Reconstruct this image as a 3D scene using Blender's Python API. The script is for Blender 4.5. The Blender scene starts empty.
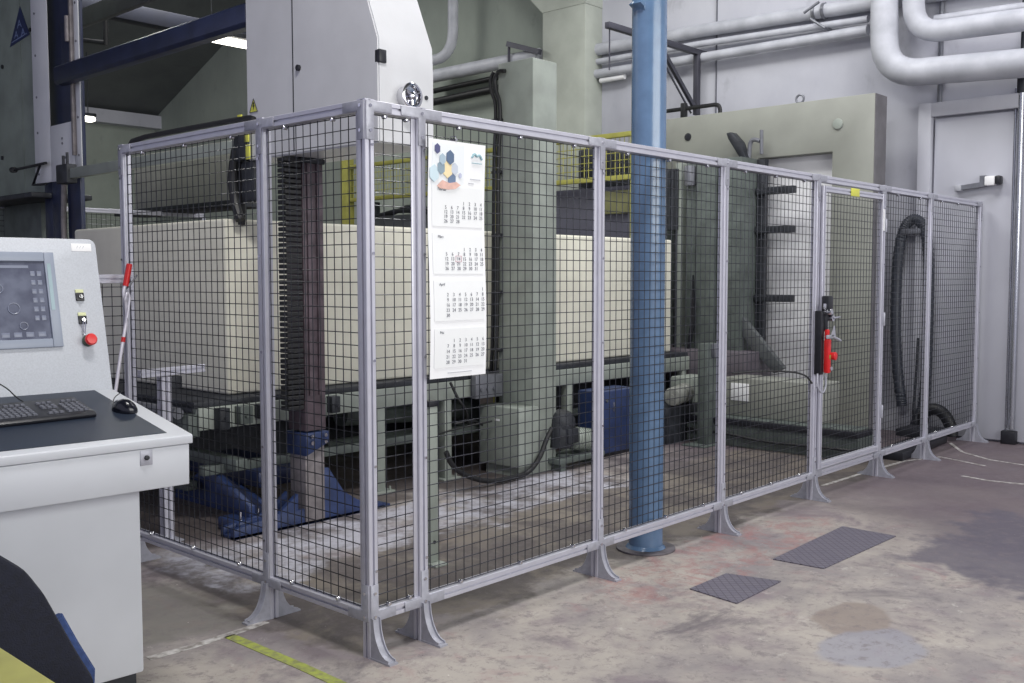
import bpy, bmesh, math, random
from mathutils import Vector, Matrix
random.seed(7)
SC = bpy.context.scene
COL = SC.collection
PI = math.pi
R = math.radians

# ---------------------------------------------------------------- camera, world, lights, exposure
F, PITCH, ROLL, YAW = 999.03, 0.06396, -0.000934, 0.742911
CP = Vector((-2.47714, -3.04127, 1.51503))
fw = Vector((math.cos(YAW)*math.cos(PITCH), math.sin(YAW)*math.cos(PITCH), -math.sin(PITCH)))
rt = Vector((math.sin(YAW), -math.cos(YAW), 0)); up = rt.cross(fw)
rt, up = rt*math.cos(ROLL)+up*math.sin(ROLL), -rt*math.sin(ROLL)+up*math.cos(ROLL)
cd = bpy.data.cameras.new('camera'); cam = bpy.data.objects.new('camera', cd); COL.objects.link(cam)
cd.sensor_width = 36; cd.lens = F/1024*36; cd.clip_start = .05; cd.clip_end = 200
m = Matrix((rt, up, -fw)).transposed().to_4x4(); m.translation = CP; cam.matrix_world = m
SC.camera = cam
SC.view_settings.view_transform = 'Standard'; SC.view_settings.look = 'None'
SC.view_settings.gamma = 1; SC.view_settings.use_curve_mapping = False
SC.view_settings.exposure = -0.16
w = bpy.data.worlds.new('world'); SC.world = w; w.use_nodes = True
bg = w.node_tree.nodes['Background']; bg.inputs[0].default_value = (.76, .77, 1.0, 1); bg.inputs[1].default_value = .74

def area(name, loc, target, sx, sy, power, color):
    l = bpy.data.lights.new(name, 'AREA'); l.shape = 'RECTANGLE'; l.size = sx; l.size_y = sy
    l.energy = power; l.color = color
    o = bpy.data.objects.new(name, l); COL.objects.link(o); o.location = loc
    o.rotation_euler = (Vector(target)-Vector(loc)).to_track_quat('-Z', 'Y').to_euler()
    return o
area('window_light', (1.5, -8.2, 3.6), (2.2, 1.0, 1.2), 8, 3.2, 540, (1.0, 1.0, .93))
area('hall_lamp_front', (-.5, -1.0, 6.0), (-.1, -.6, 0), 1.5, .3, 230, (1.0, .98, .95))
area('wall_fill_right', (5.0, -.9, 6.5), (6.6, .1, 1.2), 2.2, 1.0, 150, (.97, .96, 1.0))  # added fill light to brighten the back wall on the right
area('hall_lamp_mid', (4.3, 2.2, 6.0), (4.8, 2.0, 1.0), 2.2, 1.0, 150, (1.0, 1.0, .96))
area('hall_lamp_back', (3.5, 8.5, 6.0), (3.5, 8.5, 0), 3, 1.0, 200, (1.0, 1.0, .97))

def ray(x, y): return fw + rt*((x-512)/F) + up*((341.5-y)/F)
def at(ax, v, x, y):            # the point of the plane axis=v seen at photo pixel x, y
    d = ray(x, y); return CP + d*((v-CP[ax])/d[ax])

# ---------------------------------------------------------------- materials
def lin(c): return tuple(((v/255+.055)/1.055)**2.4 if v/255 > .04045 else v/255/12.92 for v in c)+(1,)
MATS = {}
def mat(name, rgb, rough=.5, metal=0, var=.12, scale=6, bump=0, bscale=60, rgb2=None, detail=4, emit=None, estr=0, coat=0, spec=.5, alpha=None):
    if name in MATS: return MATS[name]
    mt = bpy.data.materials.new(name); mt.use_nodes = True; nt = mt.node_tree; n = nt.nodes; L = nt.links
    b = n['Principled BSDF']; b.inputs['Roughness'].default_value = rough; b.inputs['Metallic'].default_value = metal
    b.inputs['Specular IOR Level'].default_value = spec
    if coat: b.inputs['Coat Weight'].default_value = coat; b.inputs['Coat Roughness'].default_value = .12
    tc = n.new('ShaderNodeTexCoord')
    no = n.new('ShaderNodeTexNoise'); no.inputs['Scale'].default_value = scale; no.inputs['Detail'].default_value = detail
    L.new(tc.outputs['Object'], no.inputs['Vector'])
    cr = n.new('ShaderNodeValToRGB'); c = lin(rgb)
    c2 = lin(rgb2) if rgb2 else tuple(v*(1-var*1.6) for v in c[:3])+(1,)
    cr.color_ramp.elements[0].position = .35; cr.color_ramp.elements[0].color = c2
    cr.color_ramp.elements[1].position = .62; cr.color_ramp.elements[1].color = c
    L.new(no.outputs['Fac'], cr.inputs['Fac']); L.new(cr.outputs['Color'], b.inputs['Base Color'])
    if bump:
        n2 = n.new('ShaderNodeTexNoise'); n2.inputs['Scale'].default_value = bscale; n2.inputs['Detail'].default_value = 3
        bp = n.new('ShaderNodeBump'); bp.inputs['Strength'].default_value = bump; bp.inputs['Distance'].default_value = .01
        L.new(tc.outputs['Object'], n2.inputs['Vector']); L.new(n2.outputs['Fac'], bp.inputs['Height']); L.new(bp.outputs['Normal'], b.inputs['Normal'])
    if emit:
        b.inputs['Emission Color'].default_value = lin(emit); b.inputs['Emission Strength'].default_value = estr
    MATS[name] = mt; return mt

ALU = mat('aluminium', (198, 198, 210), .36, .35, .04, 12)
ALU2 = mat('cast_aluminium', (172, 173, 184), .45, .3, .08, 40, .1, 120)
STEELW = mat('blackened_wire', (50, 52, 60), .34, .6, .1, 20)
CHROME = mat('chrome', (215, 215, 220), .14, 1, .03)
PAINTW = mat('machine_light_grey_paint', (206, 207, 211), .42, 0, .05, 3, .05, 90)
PAINTW2 = mat('machine_white_paint', (214, 216, 220), .4, 0, .05, 3)
CONS = mat('console_textured_grey', (190, 194, 202), .45, 0, .06, 160, .12, 300, detail=2)
CONS2 = mat('console_smooth_grey', (198, 201, 208), .42, 0, .03, 4)
DKBLUE = mat('machine_dark_blue_paint', (34, 43, 74), .4, 0, .2, 8)
MIDBLUE = mat('machine_blue_paint', (42, 58, 100), .42, 0, .2, 8)
COLBLUE = mat('column_blue_paint', (94, 122, 156), .27, 0, .10, 9, .05, 25, coat=.4)
GREEN = mat('grey_green_paint', (150, 157, 150), .45, 0, .12, 5, .04, 60)
GREEN2 = mat('dark_grey_green_paint', (94, 102, 99), .5, 0, .2, 7)
GREEN3 = mat('press_green_paint', (146, 148, 141), .5, 0, .08, 2.5)
DARK = mat('dark_machine_grey', (52, 55, 62), .55, .2, .3, 12)
BLACK = mat('black_rubber', (22, 23, 27), .5, 0, .3, 20)
BLACKP = mat('black_plastic', (32, 33, 40), .42, 0, .15, 40)
MAROON = mat('brown_red_steel', (96, 84, 92), .5, .2, .25, 14)
TAN = mat('bare_steel_grey_brown', (138, 132, 134), .5, .3, .2, 14)
FOAM = mat('cream_foam', (224, 222, 208), .85, 0, .05, 5, .1, 200)
RED = mat('red_plastic', (214, 38, 40), .35, 0, .06)
YEL = mat('yellow_paint', (156, 154, 78), .5, 0, .12, 8)
YELF = mat('yellow_floor_paint', (158, 168, 76), .6, 0, .0, 30, rgb2=(128, 130, 88))
WHF = mat('white_floor_paint', (196, 193, 192), .6, 0, .0, 25, rgb2=(128, 122, 118))
PIPE = mat('pipe_white_lagging', (184, 186, 194), .5, 0, .0, 5, .05, 20, rgb2=(166, 168, 176))
DUST = mat('grey_conduit', (120, 122, 130), .4, .3, .1, 20)
PAPER = mat('white_paper', (246, 247, 250), .6, 0, .01)
PAPER2 = mat('month_sheet_paper', (240, 242, 244), .6, 0, .01)
INK = mat('grey_ink', (96, 98, 112), .6, 0, .05)
INKP = mat('pale_ink', (190, 192, 200), .6, 0, .05)
MAT_ = mat('blue_black_desk_mat', (34, 44, 60), .45, 0, .1, 5)
NAVY = mat('navy_upholstery', (16, 20, 38), .85, 0, .2, 60, .3, 200)
NAVY2 = mat('blue_side_fabric', (44, 66, 116), .8, 0, .2, 60)
KEY = mat('grey_keycaps', (104, 106, 116), .5, 0, .08, 60)
LAMP = mat('lamp_tube', (255, 250, 240), .5, emit=(255, 250, 238), estr=7)
BEZ = mat('screen_bezel', (142, 150, 166), .4, 0, .04)
STICK = mat('yellow_sticker', (214, 214, 90), .5, 0, .03)
WHITE = mat('white_label', (236, 236, 238), .5, 0, .02)

def floor_mat():
    mt = bpy.data.materials.new('worn_concrete'); mt.use_nodes = True; nt = mt.node_tree; N = nt.nodes; L = nt.links
    b = N['Principled BSDF']; b.inputs['Roughness'].default_value = .62
    tc = N.new('ShaderNodeTexCoord')
    def noise(s, d=6, r=.6, dist=0, off=None):
        n = N.new('ShaderNodeTexNoise'); n.inputs['Scale'].default_value = s; n.inputs['Detail'].default_value = d
        n.inputs['Roughness'].default_value = r; n.inputs['Distortion'].default_value = dist
        if off:
            mp = N.new('ShaderNodeMapping'); mp.inputs['Location'].default_value = off
            L.new(tc.outputs['Object'], mp.inputs['Vector']); L.new(mp.outputs['Vector'], n.inputs['Vector'])
        else: L.new(tc.outputs['Object'], n.inputs['Vector'])
        return n.outputs['Fac']
    def rng(v, a, c, o0=0., o1=1.):
        n = N.new('ShaderNodeMapRange'); n.interpolation_type = 'SMOOTHSTEP'
        n.inputs[1].default_value = a; n.inputs[2].default_value = c; n.inputs[3].default_value = o0; n.inputs[4].default_value = o1
        L.new(v, n.inputs[0]); return n.outputs[0]
    def mth(op, a, c=None):
        n = N.new('ShaderNodeMath'); n.operation = op; n.use_clamp = False
        for i, v in enumerate((a, c)):
            if v is None: continue
            if isinstance(v, (int, float)): n.inputs[i].default_value = v
            else: L.new(v, n.inputs[i])
        return n.outputs[0]
    def mix(f, a, c):
        n = N.new('ShaderNodeMix'); n.data_type = 'RGBA'
        L.new(f, n.inputs[0])
        for i, v in ((6, a), (7, c)):
            if isinstance(v, tuple): n.inputs[i].default_value = v
            else: L.new(v, n.inputs[i])
        return n.outputs[2]
    sp = N.new('ShaderNodeSeparateXYZ'); L.new(tc.outputs['Object'], sp.inputs[0])
    wob = noise(2.2, 5)
    X = mth('ADD', sp.outputs[0], mth('SUBTRACT', wob, .5)); Y = mth('ADD', sp.outputs[1], mth('SUBTRACT', noise(2.0, 5, off=(3, 5, 0)), .5))
    def box(x0, x1, y0, y1, s=.08):
        a = mth('MULTIPLY', rng(X, x0-s, x0+s), rng(X, x1-s, x1+s, 1., 0.))
        c = mth('MULTIPLY', rng(Y, y0-s, y0+s), rng(Y, y1-s, y1+s, 1., 0.))
        return mth('MULTIPLY', a, c)
    def disc(cx, cy, rx, ry):
        xw = mth('ADD', mth('MULTIPLY', X, .25), mth('MULTIPLY', sp.outputs[0], .75)); yw = mth('ADD', mth('MULTIPLY', Y, .25), mth('MULTIPLY', sp.outputs[1], .75))
        a = mth('POWER', mth('DIVIDE', mth('SUBTRACT', xw, cx), rx), 2.); c = mth('POWER', mth('DIVIDE', mth('SUBTRACT', yw, cy), ry), 2.)
        return rng(mth('ADD', a, c), .8, 1.25, 1., 0.)
    col = mix(rng(noise(.9, 8, .65), .38, .62), lin((132, 126, 128)), lin((170, 163, 156)))
    col = mix(mth('MULTIPLY', rng(noise(1.7, 9, .7, .6, (7, 2, 0)), .5, .68), .8), col, lin((122, 110, 118)))
    col = mix(mth('MULTIPLY', rng(noise(3.1, 9, .7, 1.0, (1, 9, 0)), .55, .7), .5), col, lin((146, 112, 116)))
    col = mix(mth('MULTIPLY', rng(noise(9, 9, .75, .3, (4, 4, 0)), .58, .70), .55), col, lin((192, 188, 182)))
    col = mix(mth('MULTIPLY', rng(noise(1.4, 8, .7, .5, (12, 1, 0)), .56, .7), .8), col, lin((98, 92, 98)))
    # light falling off towards the back wall, painted into the concrete as a darker tone
    col = mix(mth('MULTIPLY', rng(mth('SUBTRACT', X, mth('MULTIPLY', Y, .35)), 2.7, 4.8), .85), col, lin((92, 80, 88)))
    col = mix(mth('MULTIPLY', box(2.75, 4.4, -2.1, -1.0, .06), .8), col, lin((84, 80, 94)))
    col = mix(mth('MULTIPLY', disc(1.75, -1.2, .22, .14), .6), col, lin((126, 112, 104)))
    col = mix(mth('MULTIPLY', disc(1.47, -1.42, .26, .2), .8), col, lin((142, 142, 152)))
    # inside the enclosure: brown-green slab and a chalky pale strip
    col = mix(mth('MULTIPLY', box(-.1, 6, .1, 1.35, .06), .8), col, lin((112, 104, 94)))
    col = mix(mth('MULTIPLY', mth('MULTIPLY', box(-.1, 7, .1, 2.2, .06), rng(noise(1.9, 8, .7, .4, (5, 5, 0)), .42, .56)), .8), col, lin((78, 72, 74)))
    col = mix(mth('MULTIPLY', mth('MULTIPLY', box(.1, 3.6, 1.18, 1.95, .05), rng(noise(3, 8, .7), .38, .6)), .85), col, lin((186, 186, 198)))
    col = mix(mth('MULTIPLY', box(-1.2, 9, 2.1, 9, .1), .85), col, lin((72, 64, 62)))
    col = mix(mth('MULTIPLY', box(-2, -.05, .7, 4, .1), .7), col, lin((112, 110, 104)))
    col = mix(mth('MULTIPLY', rng(noise(14, 9, .8, .2, (6, 1, 0)), .5, .62), .6), col, lin((112, 104, 108)))
    col = mix(mth('MULTIPLY', mth('MULTIPLY', disc(2.3, -.25, 1.1, .3), rng(noise(6, 8, .75, .5, (3, 3, 0)), .45, .62)), .6), col, lin((150, 104, 104)))
    col = mix(mth('MULTIPLY', rng(noise(28, 3, .6, 0, (2, 2, 0)), .70, .76), .8), col, lin((60, 56, 58)))
    col = mix(mth('MULTIPLY', rng(noise(33, 3, .6, 0, (8, 2, 0)), .72, .77), .7), col, lin((226, 222, 216)))
    L.new(col, b.inputs['Base Color'])
    L.new(rng(noise(2.4, 6, .6), .35, .65, .5, .75), b.inputs['Roughness'])
    bp = N.new('ShaderNodeBump'); bp.inputs['Strength'].default_value = .25; bp.inputs['Distance'].default_value = .004
    L.new(noise(22, 8, .7), bp.inputs['Height']); L.new(bp.outputs['Normal'], b.inputs['Normal'])
    return mt

def tread_mat():
    mt = bpy.data.materials.new('diamond_tread_steel'); mt.use_nodes = True; nt = mt.node_tree; N = nt.nodes; L = nt.links
    b = N['Principled BSDF']; b.inputs['Roughness'].default_value = .5; b.inputs['Metallic'].default_value = .3
    tc = N.new('ShaderNodeTexCoord'); mp = N.new('ShaderNodeMapping'); mp.inputs['Rotation'].default_value = (0, 0, R(45)); mp.inputs['Scale'].default_value = (28, 28, 28)
    L.new(tc.outputs['Object'], mp.inputs[0])
    br = N.new('ShaderNodeTexBrick'); br.inputs['Scale'].default_value = 1; br.inputs['Mortar Size'].default_value = .07; br.offset = 0
    br.inputs['Brick Width'].default_value = 1; br.inputs['Row Height'].default_value = 1
    br.inputs['Color1'].default_value = lin((112, 108, 122)); br.inputs['Color2'].default_value = lin((118, 114, 126)); br.inputs['Mortar'].default_value = lin((84, 80, 92))
    L.new(mp.outputs[0], br.inputs['Vector']); L.new(br.outputs['Color'], b.inputs['Base Color'])
    return mt

def wall_mat(name, a, c, s=.8):
    mt = bpy.data.materials.new(name); mt.use_nodes = True; nt = mt.node_tree; N = nt.nodes; L = nt.links
    b = N['Principled BSDF']; b.inputs['Roughness'].default_value = .75
    tc = N.new('ShaderNodeTexCoord'); prev = None
    def noise(sc, d, off):
        mp = N.new('ShaderNodeMapping'); mp.inputs['Location'].default_value = off; mp.inputs['Scale'].default_value = (1, 1, .6)
        n = N.new('ShaderNodeTexNoise'); n.inputs['Scale'].default_value = sc; n.inputs['Detail'].default_value = d; n.inputs['Roughness'].default_value = .65
        L.new(tc.outputs['Object'], mp.inputs[0]); L.new(mp.outputs[0], n.inputs['Vector']); return n.outputs['Fac']
    cr = N.new('ShaderNodeValToRGB'); cr.color_ramp.elements[0].position = .36; cr.color_ramp.elements[1].position = .64
    cr.color_ramp.elements[0].color = lin(a); cr.color_ramp.elements[1].color = lin(c); L.new(noise(s, 7, (0, 0, 0)), cr.inputs[0])
    mx = N.new('ShaderNodeMix'); mx.data_type = 'RGBA'; mr = N.new('ShaderNodeMapRange'); mr.inputs[1].default_value = .6; mr.inputs[2].default_value = .75; mr.inputs[4].default_value = .4
    L.new(noise(3, 9, (4, 1, 7)), mr.inputs[0]); L.new(mr.outputs[0], mx.inputs[0]); L.new(cr.outputs[0], mx.inputs[6]); mx.inputs[7].default_value = lin(tuple(v*.72 for v in a))
    L.new(mx.outputs[2], b.inputs['Base Color'])
    bp = N.new('ShaderNodeBump'); bp.inputs['Strength'].default_value = .2; bp.inputs['Distance'].default_value = .006
    L.new(noise(30, 6, (0, 0, 0)), bp.inputs['Height']); L.new(bp.outputs['Normal'], b.inputs['Normal'])
    return mt

def screen_mat():
    mt = bpy.data.materials.new('operator_screen_glass'); mt.use_nodes = True; nt = mt.node_tree; N = nt.nodes; L = nt.links
    b = N['Principled BSDF']; b.inputs['Roughness'].default_value = .45; b.inputs['Specular IOR Level'].default_value = .25
    tc = N.new('ShaderNodeTexCoord'); n = N.new('ShaderNodeTexNoise'); n.inputs['Scale'].default_value = 14; n.inputs['Detail'].default_value = 4
    L.new(tc.outputs['Object'], n.inputs['Vector'])
    cr = N.new('ShaderNodeValToRGB'); cr.color_ramp.elements[0].color = lin((74, 78, 98)); cr.color_ramp.elements[1].color = lin((98, 103, 122))
    cr.color_ramp.elements[0].position = .4; cr.color_ramp.elements[1].position = .65
    L.new(n.outputs['Fac'], cr.inputs[0]); L.new(cr.outputs[0], b.inputs['Base Color'])
    return mt

# ---------------------------------------------------------------- builders
WM = {}                                     # world matrices of what has been linked
def frame_of(d):                            # rotation taking Z to d
    d = Vector(d).normalized(); return d.to_track_quat('Z', 'Y').to_matrix().to_4x4()
class MB:
    def __init__(s, T=None): s.bm = bmesh.new(); s.T = T or Matrix()
    def _add(s, src, M=None):
        src.transform(s.T @ (M or Matrix()))
        me = bpy.data.meshes.new('t'); src.to_mesh(me); src.free(); s.bm.from_mesh(me); bpy.data.meshes.remove(me); return s
    def box(s, x0, x1, y0, y1, z0, z1, bv=0, seg=2, M=None):
        b = bmesh.new(); bmesh.ops.create_cube(b, size=1)
        for v in b.verts: v.co = Vector(((x0+x1)/2+v.co.x*(x1-x0), (y0+y1)/2+v.co.y*(y1-y0), (z0+z1)/2+v.co.z*(z1-z0)))
        if bv: bmesh.ops.bevel(b, geom=b.edges[:], offset=bv, segments=seg, affect='EDGES', profile=.5)
        return s._add(b, M)
    def cyl(s, p, q, r, r2=None, n=20, bv=0, cap=True, M=None):
        p, q = Vector(p), Vector(q); b = bmesh.new()
        bmesh.ops.create_cone(b, cap_ends=cap, segments=n, radius1=r, radius2=r if r2 is None else r2, depth=(q-p).length)
        if bv: bmesh.ops.bevel(b, geom=[e for e in b.edges if len(e.link_faces) == 2 and e.calc_face_angle(0) > 1], offset=bv, segments=2, affect='EDGES', profile=.5)
        b.transform(Matrix.Translation((p+q)/2) @ frame_of(q-p)); return s._add(b, M)
    def tube(s, pts, r, n=10, smooth=0, closed=False, M=None):
        P = [Vector(p) for p in pts]
        for _ in range(smooth):             # Chaikin corner cutting
            Q = [P[0]] if not closed else []
            rngx = range(len(P)-1) if not closed else range(len(P))
            for i in rngx:
                a, c = P[i], P[(i+1) % len(P)]
                Q += [a*.75+c*.25, a*.25+c*.75]
            if not closed: Q.append(P[-1])
            P = Q
        b = bmesh.new(); rings = []; N0 = None; k = len(P)
        for i in range(k):
            if closed: t = (P[(i+1) % k]-P[i-1]).normalized()
            else: t = (P[min(i+1, k-1)]-P[max(i-1, 0)]).normalized()
            if N0 is None: N0 = t.orthogonal().normalized()
            N0 = (N0 - t*N0.dot(t)).normalized(); B = t.cross(N0)
            rr = r[i*len(r)//k] if isinstance(r, (list, tuple)) else r
            rings.append([b.verts.new(P[i]+(N0*math.cos(2*PI*j/n)+B*math.sin(2*PI*j/n))*rr) for j in range(n)])
        for i in range(k if closed else k-1):
            A, Bq = rings[i], rings[(i+1) % k]
            for j in range(n): b.faces.new((A[j], A[(j+1) % n], Bq[(j+1) % n], Bq[j]))
        if not closed: b.faces.new(rings[0][::-1]); b.faces.new(rings[-1])
        bmesh.ops.recalc_face_normals(b, faces=b.faces[:]); return s._add(b, M)
    def prism(s, poly, axis, a, c, M=None, bv=0):   # polygon in the other two axes (in order), extruded on axis from a to c
        b = bmesh.new()
        def P(u, v, w): return {'x': (w, u, v), 'y': (u, w, v), 'z': (u, v, w)}[axis]
        A = [b.verts.new(P(u, v, a)) for u, v in poly]; Bq = [b.verts.new(P(u, v, c)) for u, v in poly]
        b.faces.new(A); b.faces.new(Bq[::-1]); k = len(poly)
        for i in range(k): b.faces.new((A[i], A[(i+1) % k], Bq[(i+1) % k], Bq[i]))
        bmesh.ops.recalc_face_normals(b, faces=b.faces[:])
        if bv: bmesh.ops.bevel(b, geom=b.edges[:], offset=bv, segments=2, affect='EDGES', profile=.5)
        return s._add(b, M)
    def lathe(s, prof, M=None, n=28):       # profile (r, z) about Z
        b = bmesh.new(); rings = []
        for r_, z in prof: rings.append([b.verts.new((max(r_, 1e-4)*math.cos(2*PI*j/n), max(r_, 1e-4)*math.sin(2*PI*j/n), z)) for j in range(n)])
        for A, Bq in zip(rings, rings[1:]):
            for j in range(n): b.faces.new((A[j], A[(j+1) % n], Bq[(j+1) % n], Bq[j]))
        b.faces.new(rings[0][::-1]); b.faces.new(rings[-1])
        bmesh.ops.recalc_face_normals(b, faces=b.faces[:]); return s._add(b, M)
    def alu(s, p, q, wdt=.045, nrm=None):   # grooved aluminium profile from p to q
        p, q = Vector(p), Vector(q); h = wdt/2; g = .005; d = .009; c = .002
        quarter = [(h-c, -h), (h, -h+c), (h, -g), (h-d, -g), (h-d, g), (h, g), (h, h-c)]
        poly = []
        for k in range(4):
            a = k*PI/2
            for (u, v) in quarter[1:]: poly.append((u*math.cos(a)-v*math.sin(a), u*math.sin(a)+v*math.cos(a)))
            u, v = quarter[0]; a2 = a+PI/2; poly.append((u*math.cos(a2)-v*math.sin(a2), u*math.sin(a2)+v*math.cos(a2)))
        D = (q-p).normalized(); ax = Vector((1, 0, 0)) if abs(D.x) < .9 else Vector((0, 1, 0))
        ax = (ax-D*ax.dot(D)).normalized(); bx = D.cross(ax)
        M = Matrix((ax, bx, D)).transposed().to_4x4(); M.translation = p
        return s.prism(poly, 'z', 0, (q-p).length, M=M)
    def text(s, body, size, M, align='CENTER', ext=.0002):
        cu = bpy.data.curves.new('t', 'FONT'); cu.body = body; cu.size = size; cu.align_x = align; cu.extrude = ext; cu.resolution_u = 2
        o = bpy.data.objects.new('t', cu); COL.objects.link(o); dg = bpy.context.evaluated_depsgraph_get()
        me = bpy.data.meshes.new_from_object(o.evaluated_get(dg)); b = bmesh.new(); b.from_mesh(me)
        bpy.data.objects.remove(o); bpy.data.curves.remove(cu); bpy.data.meshes.remove(me); return s._add(b, M)
    def build(s, name, material, parent=None, smooth=True):
        if parent is not None: s.bm.transform(WM[parent.name].inverted())
        me = bpy.data.meshes.new(name); s.bm.to_mesh(me); s.bm.free()
        me.materials.append(material)
        if smooth:
            for p in me.polygons: p.use_smooth = True
            me.set_sharp_from_angle(angle=R(35))
        o = bpy.data.objects.new(name, me); COL.objects.link(o)
        if parent is not None: o.parent = parent; WM[o.name] = WM[parent.name]
        else: WM[o.name] = Matrix()
        return o
def thing(name, label, cat, loc=(0, 0, 0), rz=0, group=None):
    o = bpy.data.objects.new(name, None); COL.objects.link(o); o.location = loc; o.rotation_euler = (0, 0, rz); o.empty_display_size = .1
    o['label'] = label; o['category'] = cat
    if group: o['group'] = group
    WM[o.name] = Matrix.Translation(loc) @ Matrix.Rotation(rz, 4, 'Z'); return o
def tag(o, label, cat, group=None, origin=None):
    o['label'] = label; o['category'] = cat
    if group: o['group'] = group
    return o
def struct(mb, name, material, parent=None):
    o = mb.build(name, material, parent)
    if parent is None: o['kind'] = 'structure'
    return o
def lab(o, t): o['label'] = t; return o

# ---------------------------------------------------------------- the hall
WX = 7.3
WALL = wall_mat('painted_wall', (176, 177, 187), (191, 192, 200))
WALLG = wall_mat('green_grey_wall', (140, 148, 140), (156, 163, 154))
ROOFM = wall_mat('roof_boards', (84, 88, 90), (98, 102, 102))
mb = MB(); mb.box(-9, WX+.2, -9, 15.6, -.12, 0); struct(mb, 'floor', floor_mat())
mb = MB(); mb.box(WX, WX+.25, -9, 4.6, 0, 11); struct(mb, 'wall_back', WALL)
mb = MB(); mb.box(WX, WX+.25, 4.6, 15.6, 0, 11); struct(mb, 'wall_rear', WALLG)
mb = MB(); mb.box(-9, WX, 15.35, 15.6, 0, 6); struct(mb, 'wall_left', WALLG)
mb = MB(); mb.prism([(15.6, 4.5), (3.0, 9.66), (-9, 4.8), (-9, 5.0), (3.0, 9.9), (15.6, 4.7)], 'x', -9, WX+.2); struct(mb, 'ceiling', ROOFM)
mb = MB(); mb.box(-9, WX, 15.1, 15.35, 4.38, 4.62); struct(mb, 'trim_1', WALL)
# pillar built against the back wall, with its haunch
a = at(1, 4.45, 585, 100)
mb = MB(); mb.box(a.x, WX, 4.45, 5.12, 0, 4.75, .012)
mb.prism([(4.45, 4.75), (5.12, 4.75), (6.3, 5.9), (6.3, 9.0), (4.45, 9.0)], 'x', a.x, WX)
struct(mb, 'trim_2', mat('pillar_paint', (172, 177, 168), .7, 0, .1, 3, .1, 30))
# sliding door in the back wall: raised jamb and lintel round a flat leaf
mb = MB(); mb.box(7.20, WX+.02, .49, .61, 0, 3.15, .006); mb.box(7.20, WX+.02, -2.2, .49, 3.02, 3.15, .006); dfr = struct(mb, 'trim_3', WALL)
mb = MB(); mb.box(7.255, WX+.01, -2.1, .47, .02, 3.0, .004); struct(mb, 'door_1', mat('white_door_leaf', (182, 183, 193), .55, 0, .03, 3))
mb = MB(); mb.box(7.28, 7.33, 2.86, 2.87, 3.2, 9); mb.box(7.285, 7.33, -2, 4.45, 5.3, 5.312); struct(mb, 'trim_4', DUST)

# ---------------------------------------------------------------- safety fence
H = 2.2; FC = .0225; BR0, BR1 = .145, .19
PX = [FC, .292, 1.495, 2.685, 3.875, 4.97, 5.935, 7.155]; PY = [.715, 1.985]
fence = thing('safety_fence', 'silver aluminium and black wire mesh guard fence enclosing the foam machine', 'fence', (0, 0, 0))
def bracket(post, cx, cy, dx, dy):
    mb = MB(); L_, Hh = .105, .165
    ang = math.atan2(dy, dx); M = Matrix.Translation((cx, cy, 0)) @ Matrix.Rotation(ang, 4, 'Z')
    x0 = .0225; arc = [(x0+.018+(L_-.018)*(1-math.cos(t)), Hh-(Hh-.018)*math.sin(t)) for t in [i*PI/2/8 for i in range(9)]]
    poly = [(x0, 0), (x0, Hh)]+arc+[(x0+L_, 0)]
    for ya in (-.02, .016): mb.prism(poly, 'y', ya, ya+.004, M=M)
    inner = [(x0, 0), (x0, Hh-.006)]+[(u-.008, v-.006) for u, v in arc]+[(x0+L_-.008, 0)]
    mb.prism(inner, 'y', -.017, .017, M=M)
    mb.box(x0, x0+L_+.012, -.022, .022, 0, .008, M=M)
    f = mb.build('foot_bracket', ALU2, post)
def post(cx, cy, dirs, z1=H):
    mb = MB(); mb.alu((cx, cy, 0), (cx, cy, z1)); mb.box(cx-.023, cx+.023, cy-.023, cy+.023, z1, z1+.003)
    p = mb.build('post', ALU, fence); WM[p.name] = WM[fence.name]
    for d in dirs: bracket(p, cx, cy, *d)
    for k in range(5):
        z = .35+k*.42; mb = MB()
        for d in dirs[:1]: mb.cyl((cx+d[0]*.02+.012*abs(d[1]), cy+d[1]*.02+.012*abs(d[0]), z), (cx+d[0]*.028+.012*abs(d[1]), cy+d[1]*.028+.012*abs(d[0]), z), .006, n=8)
        mb.build('bolt', CHROME, p)
    return p
for i, x in enumerate(PX):
    post(x, FC, [(0, -1)] if i == 0 else [(0, -1), (0, 1)])
for y in PY: post(FC, y, [(-1, 0), (1, 0)])
def rails(p, q, z0, z1, name, par=None):
    z = (z0+z1)/2; mb = MB(); mb.alu((p[0], p[1], z), (q[0], q[1], z)); return mb.build(name, ALU, par or fence)
def mesh_panel(p, q, z0, z1, par=None, pitch=.05, r=.0021, name='mesh_panel'):
    p, q = Vector((p[0], p[1], 0)), Vector((q[0], q[1], 0)); L_ = (q-p).length; d = (q-p)/L_; n = Vector((-d.y, d.x, 0))
    mb = MB(); k = int(L_/pitch); o = (L_-k*pitch)/2
    for i in range(k+1):
        a = p+d*(o+i*pitch)+n*.002; mb.cyl((a.x, a.y, z0), (a.x, a.y, z1), r, n=5, cap=False)
    k = int((z1-z0)/pitch); o = ((z1-z0)-k*pitch)/2
    for i in range(k+1):
        z = z0+o+i*pitch; a = p-n*.002; b_ = q-n*.002
        mb.cyl((a.x, a.y, z), (b_.x, b_.y, z), r, n=5, cap=False)
    return mb.build(name, STEELW, par or fence)
def strip(xs, ys_):
    mb = MB(); mb.box(*xs, *ys_, BR1, H-.045, .001); mb.build('edge_strip', ALU, fence)
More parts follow.
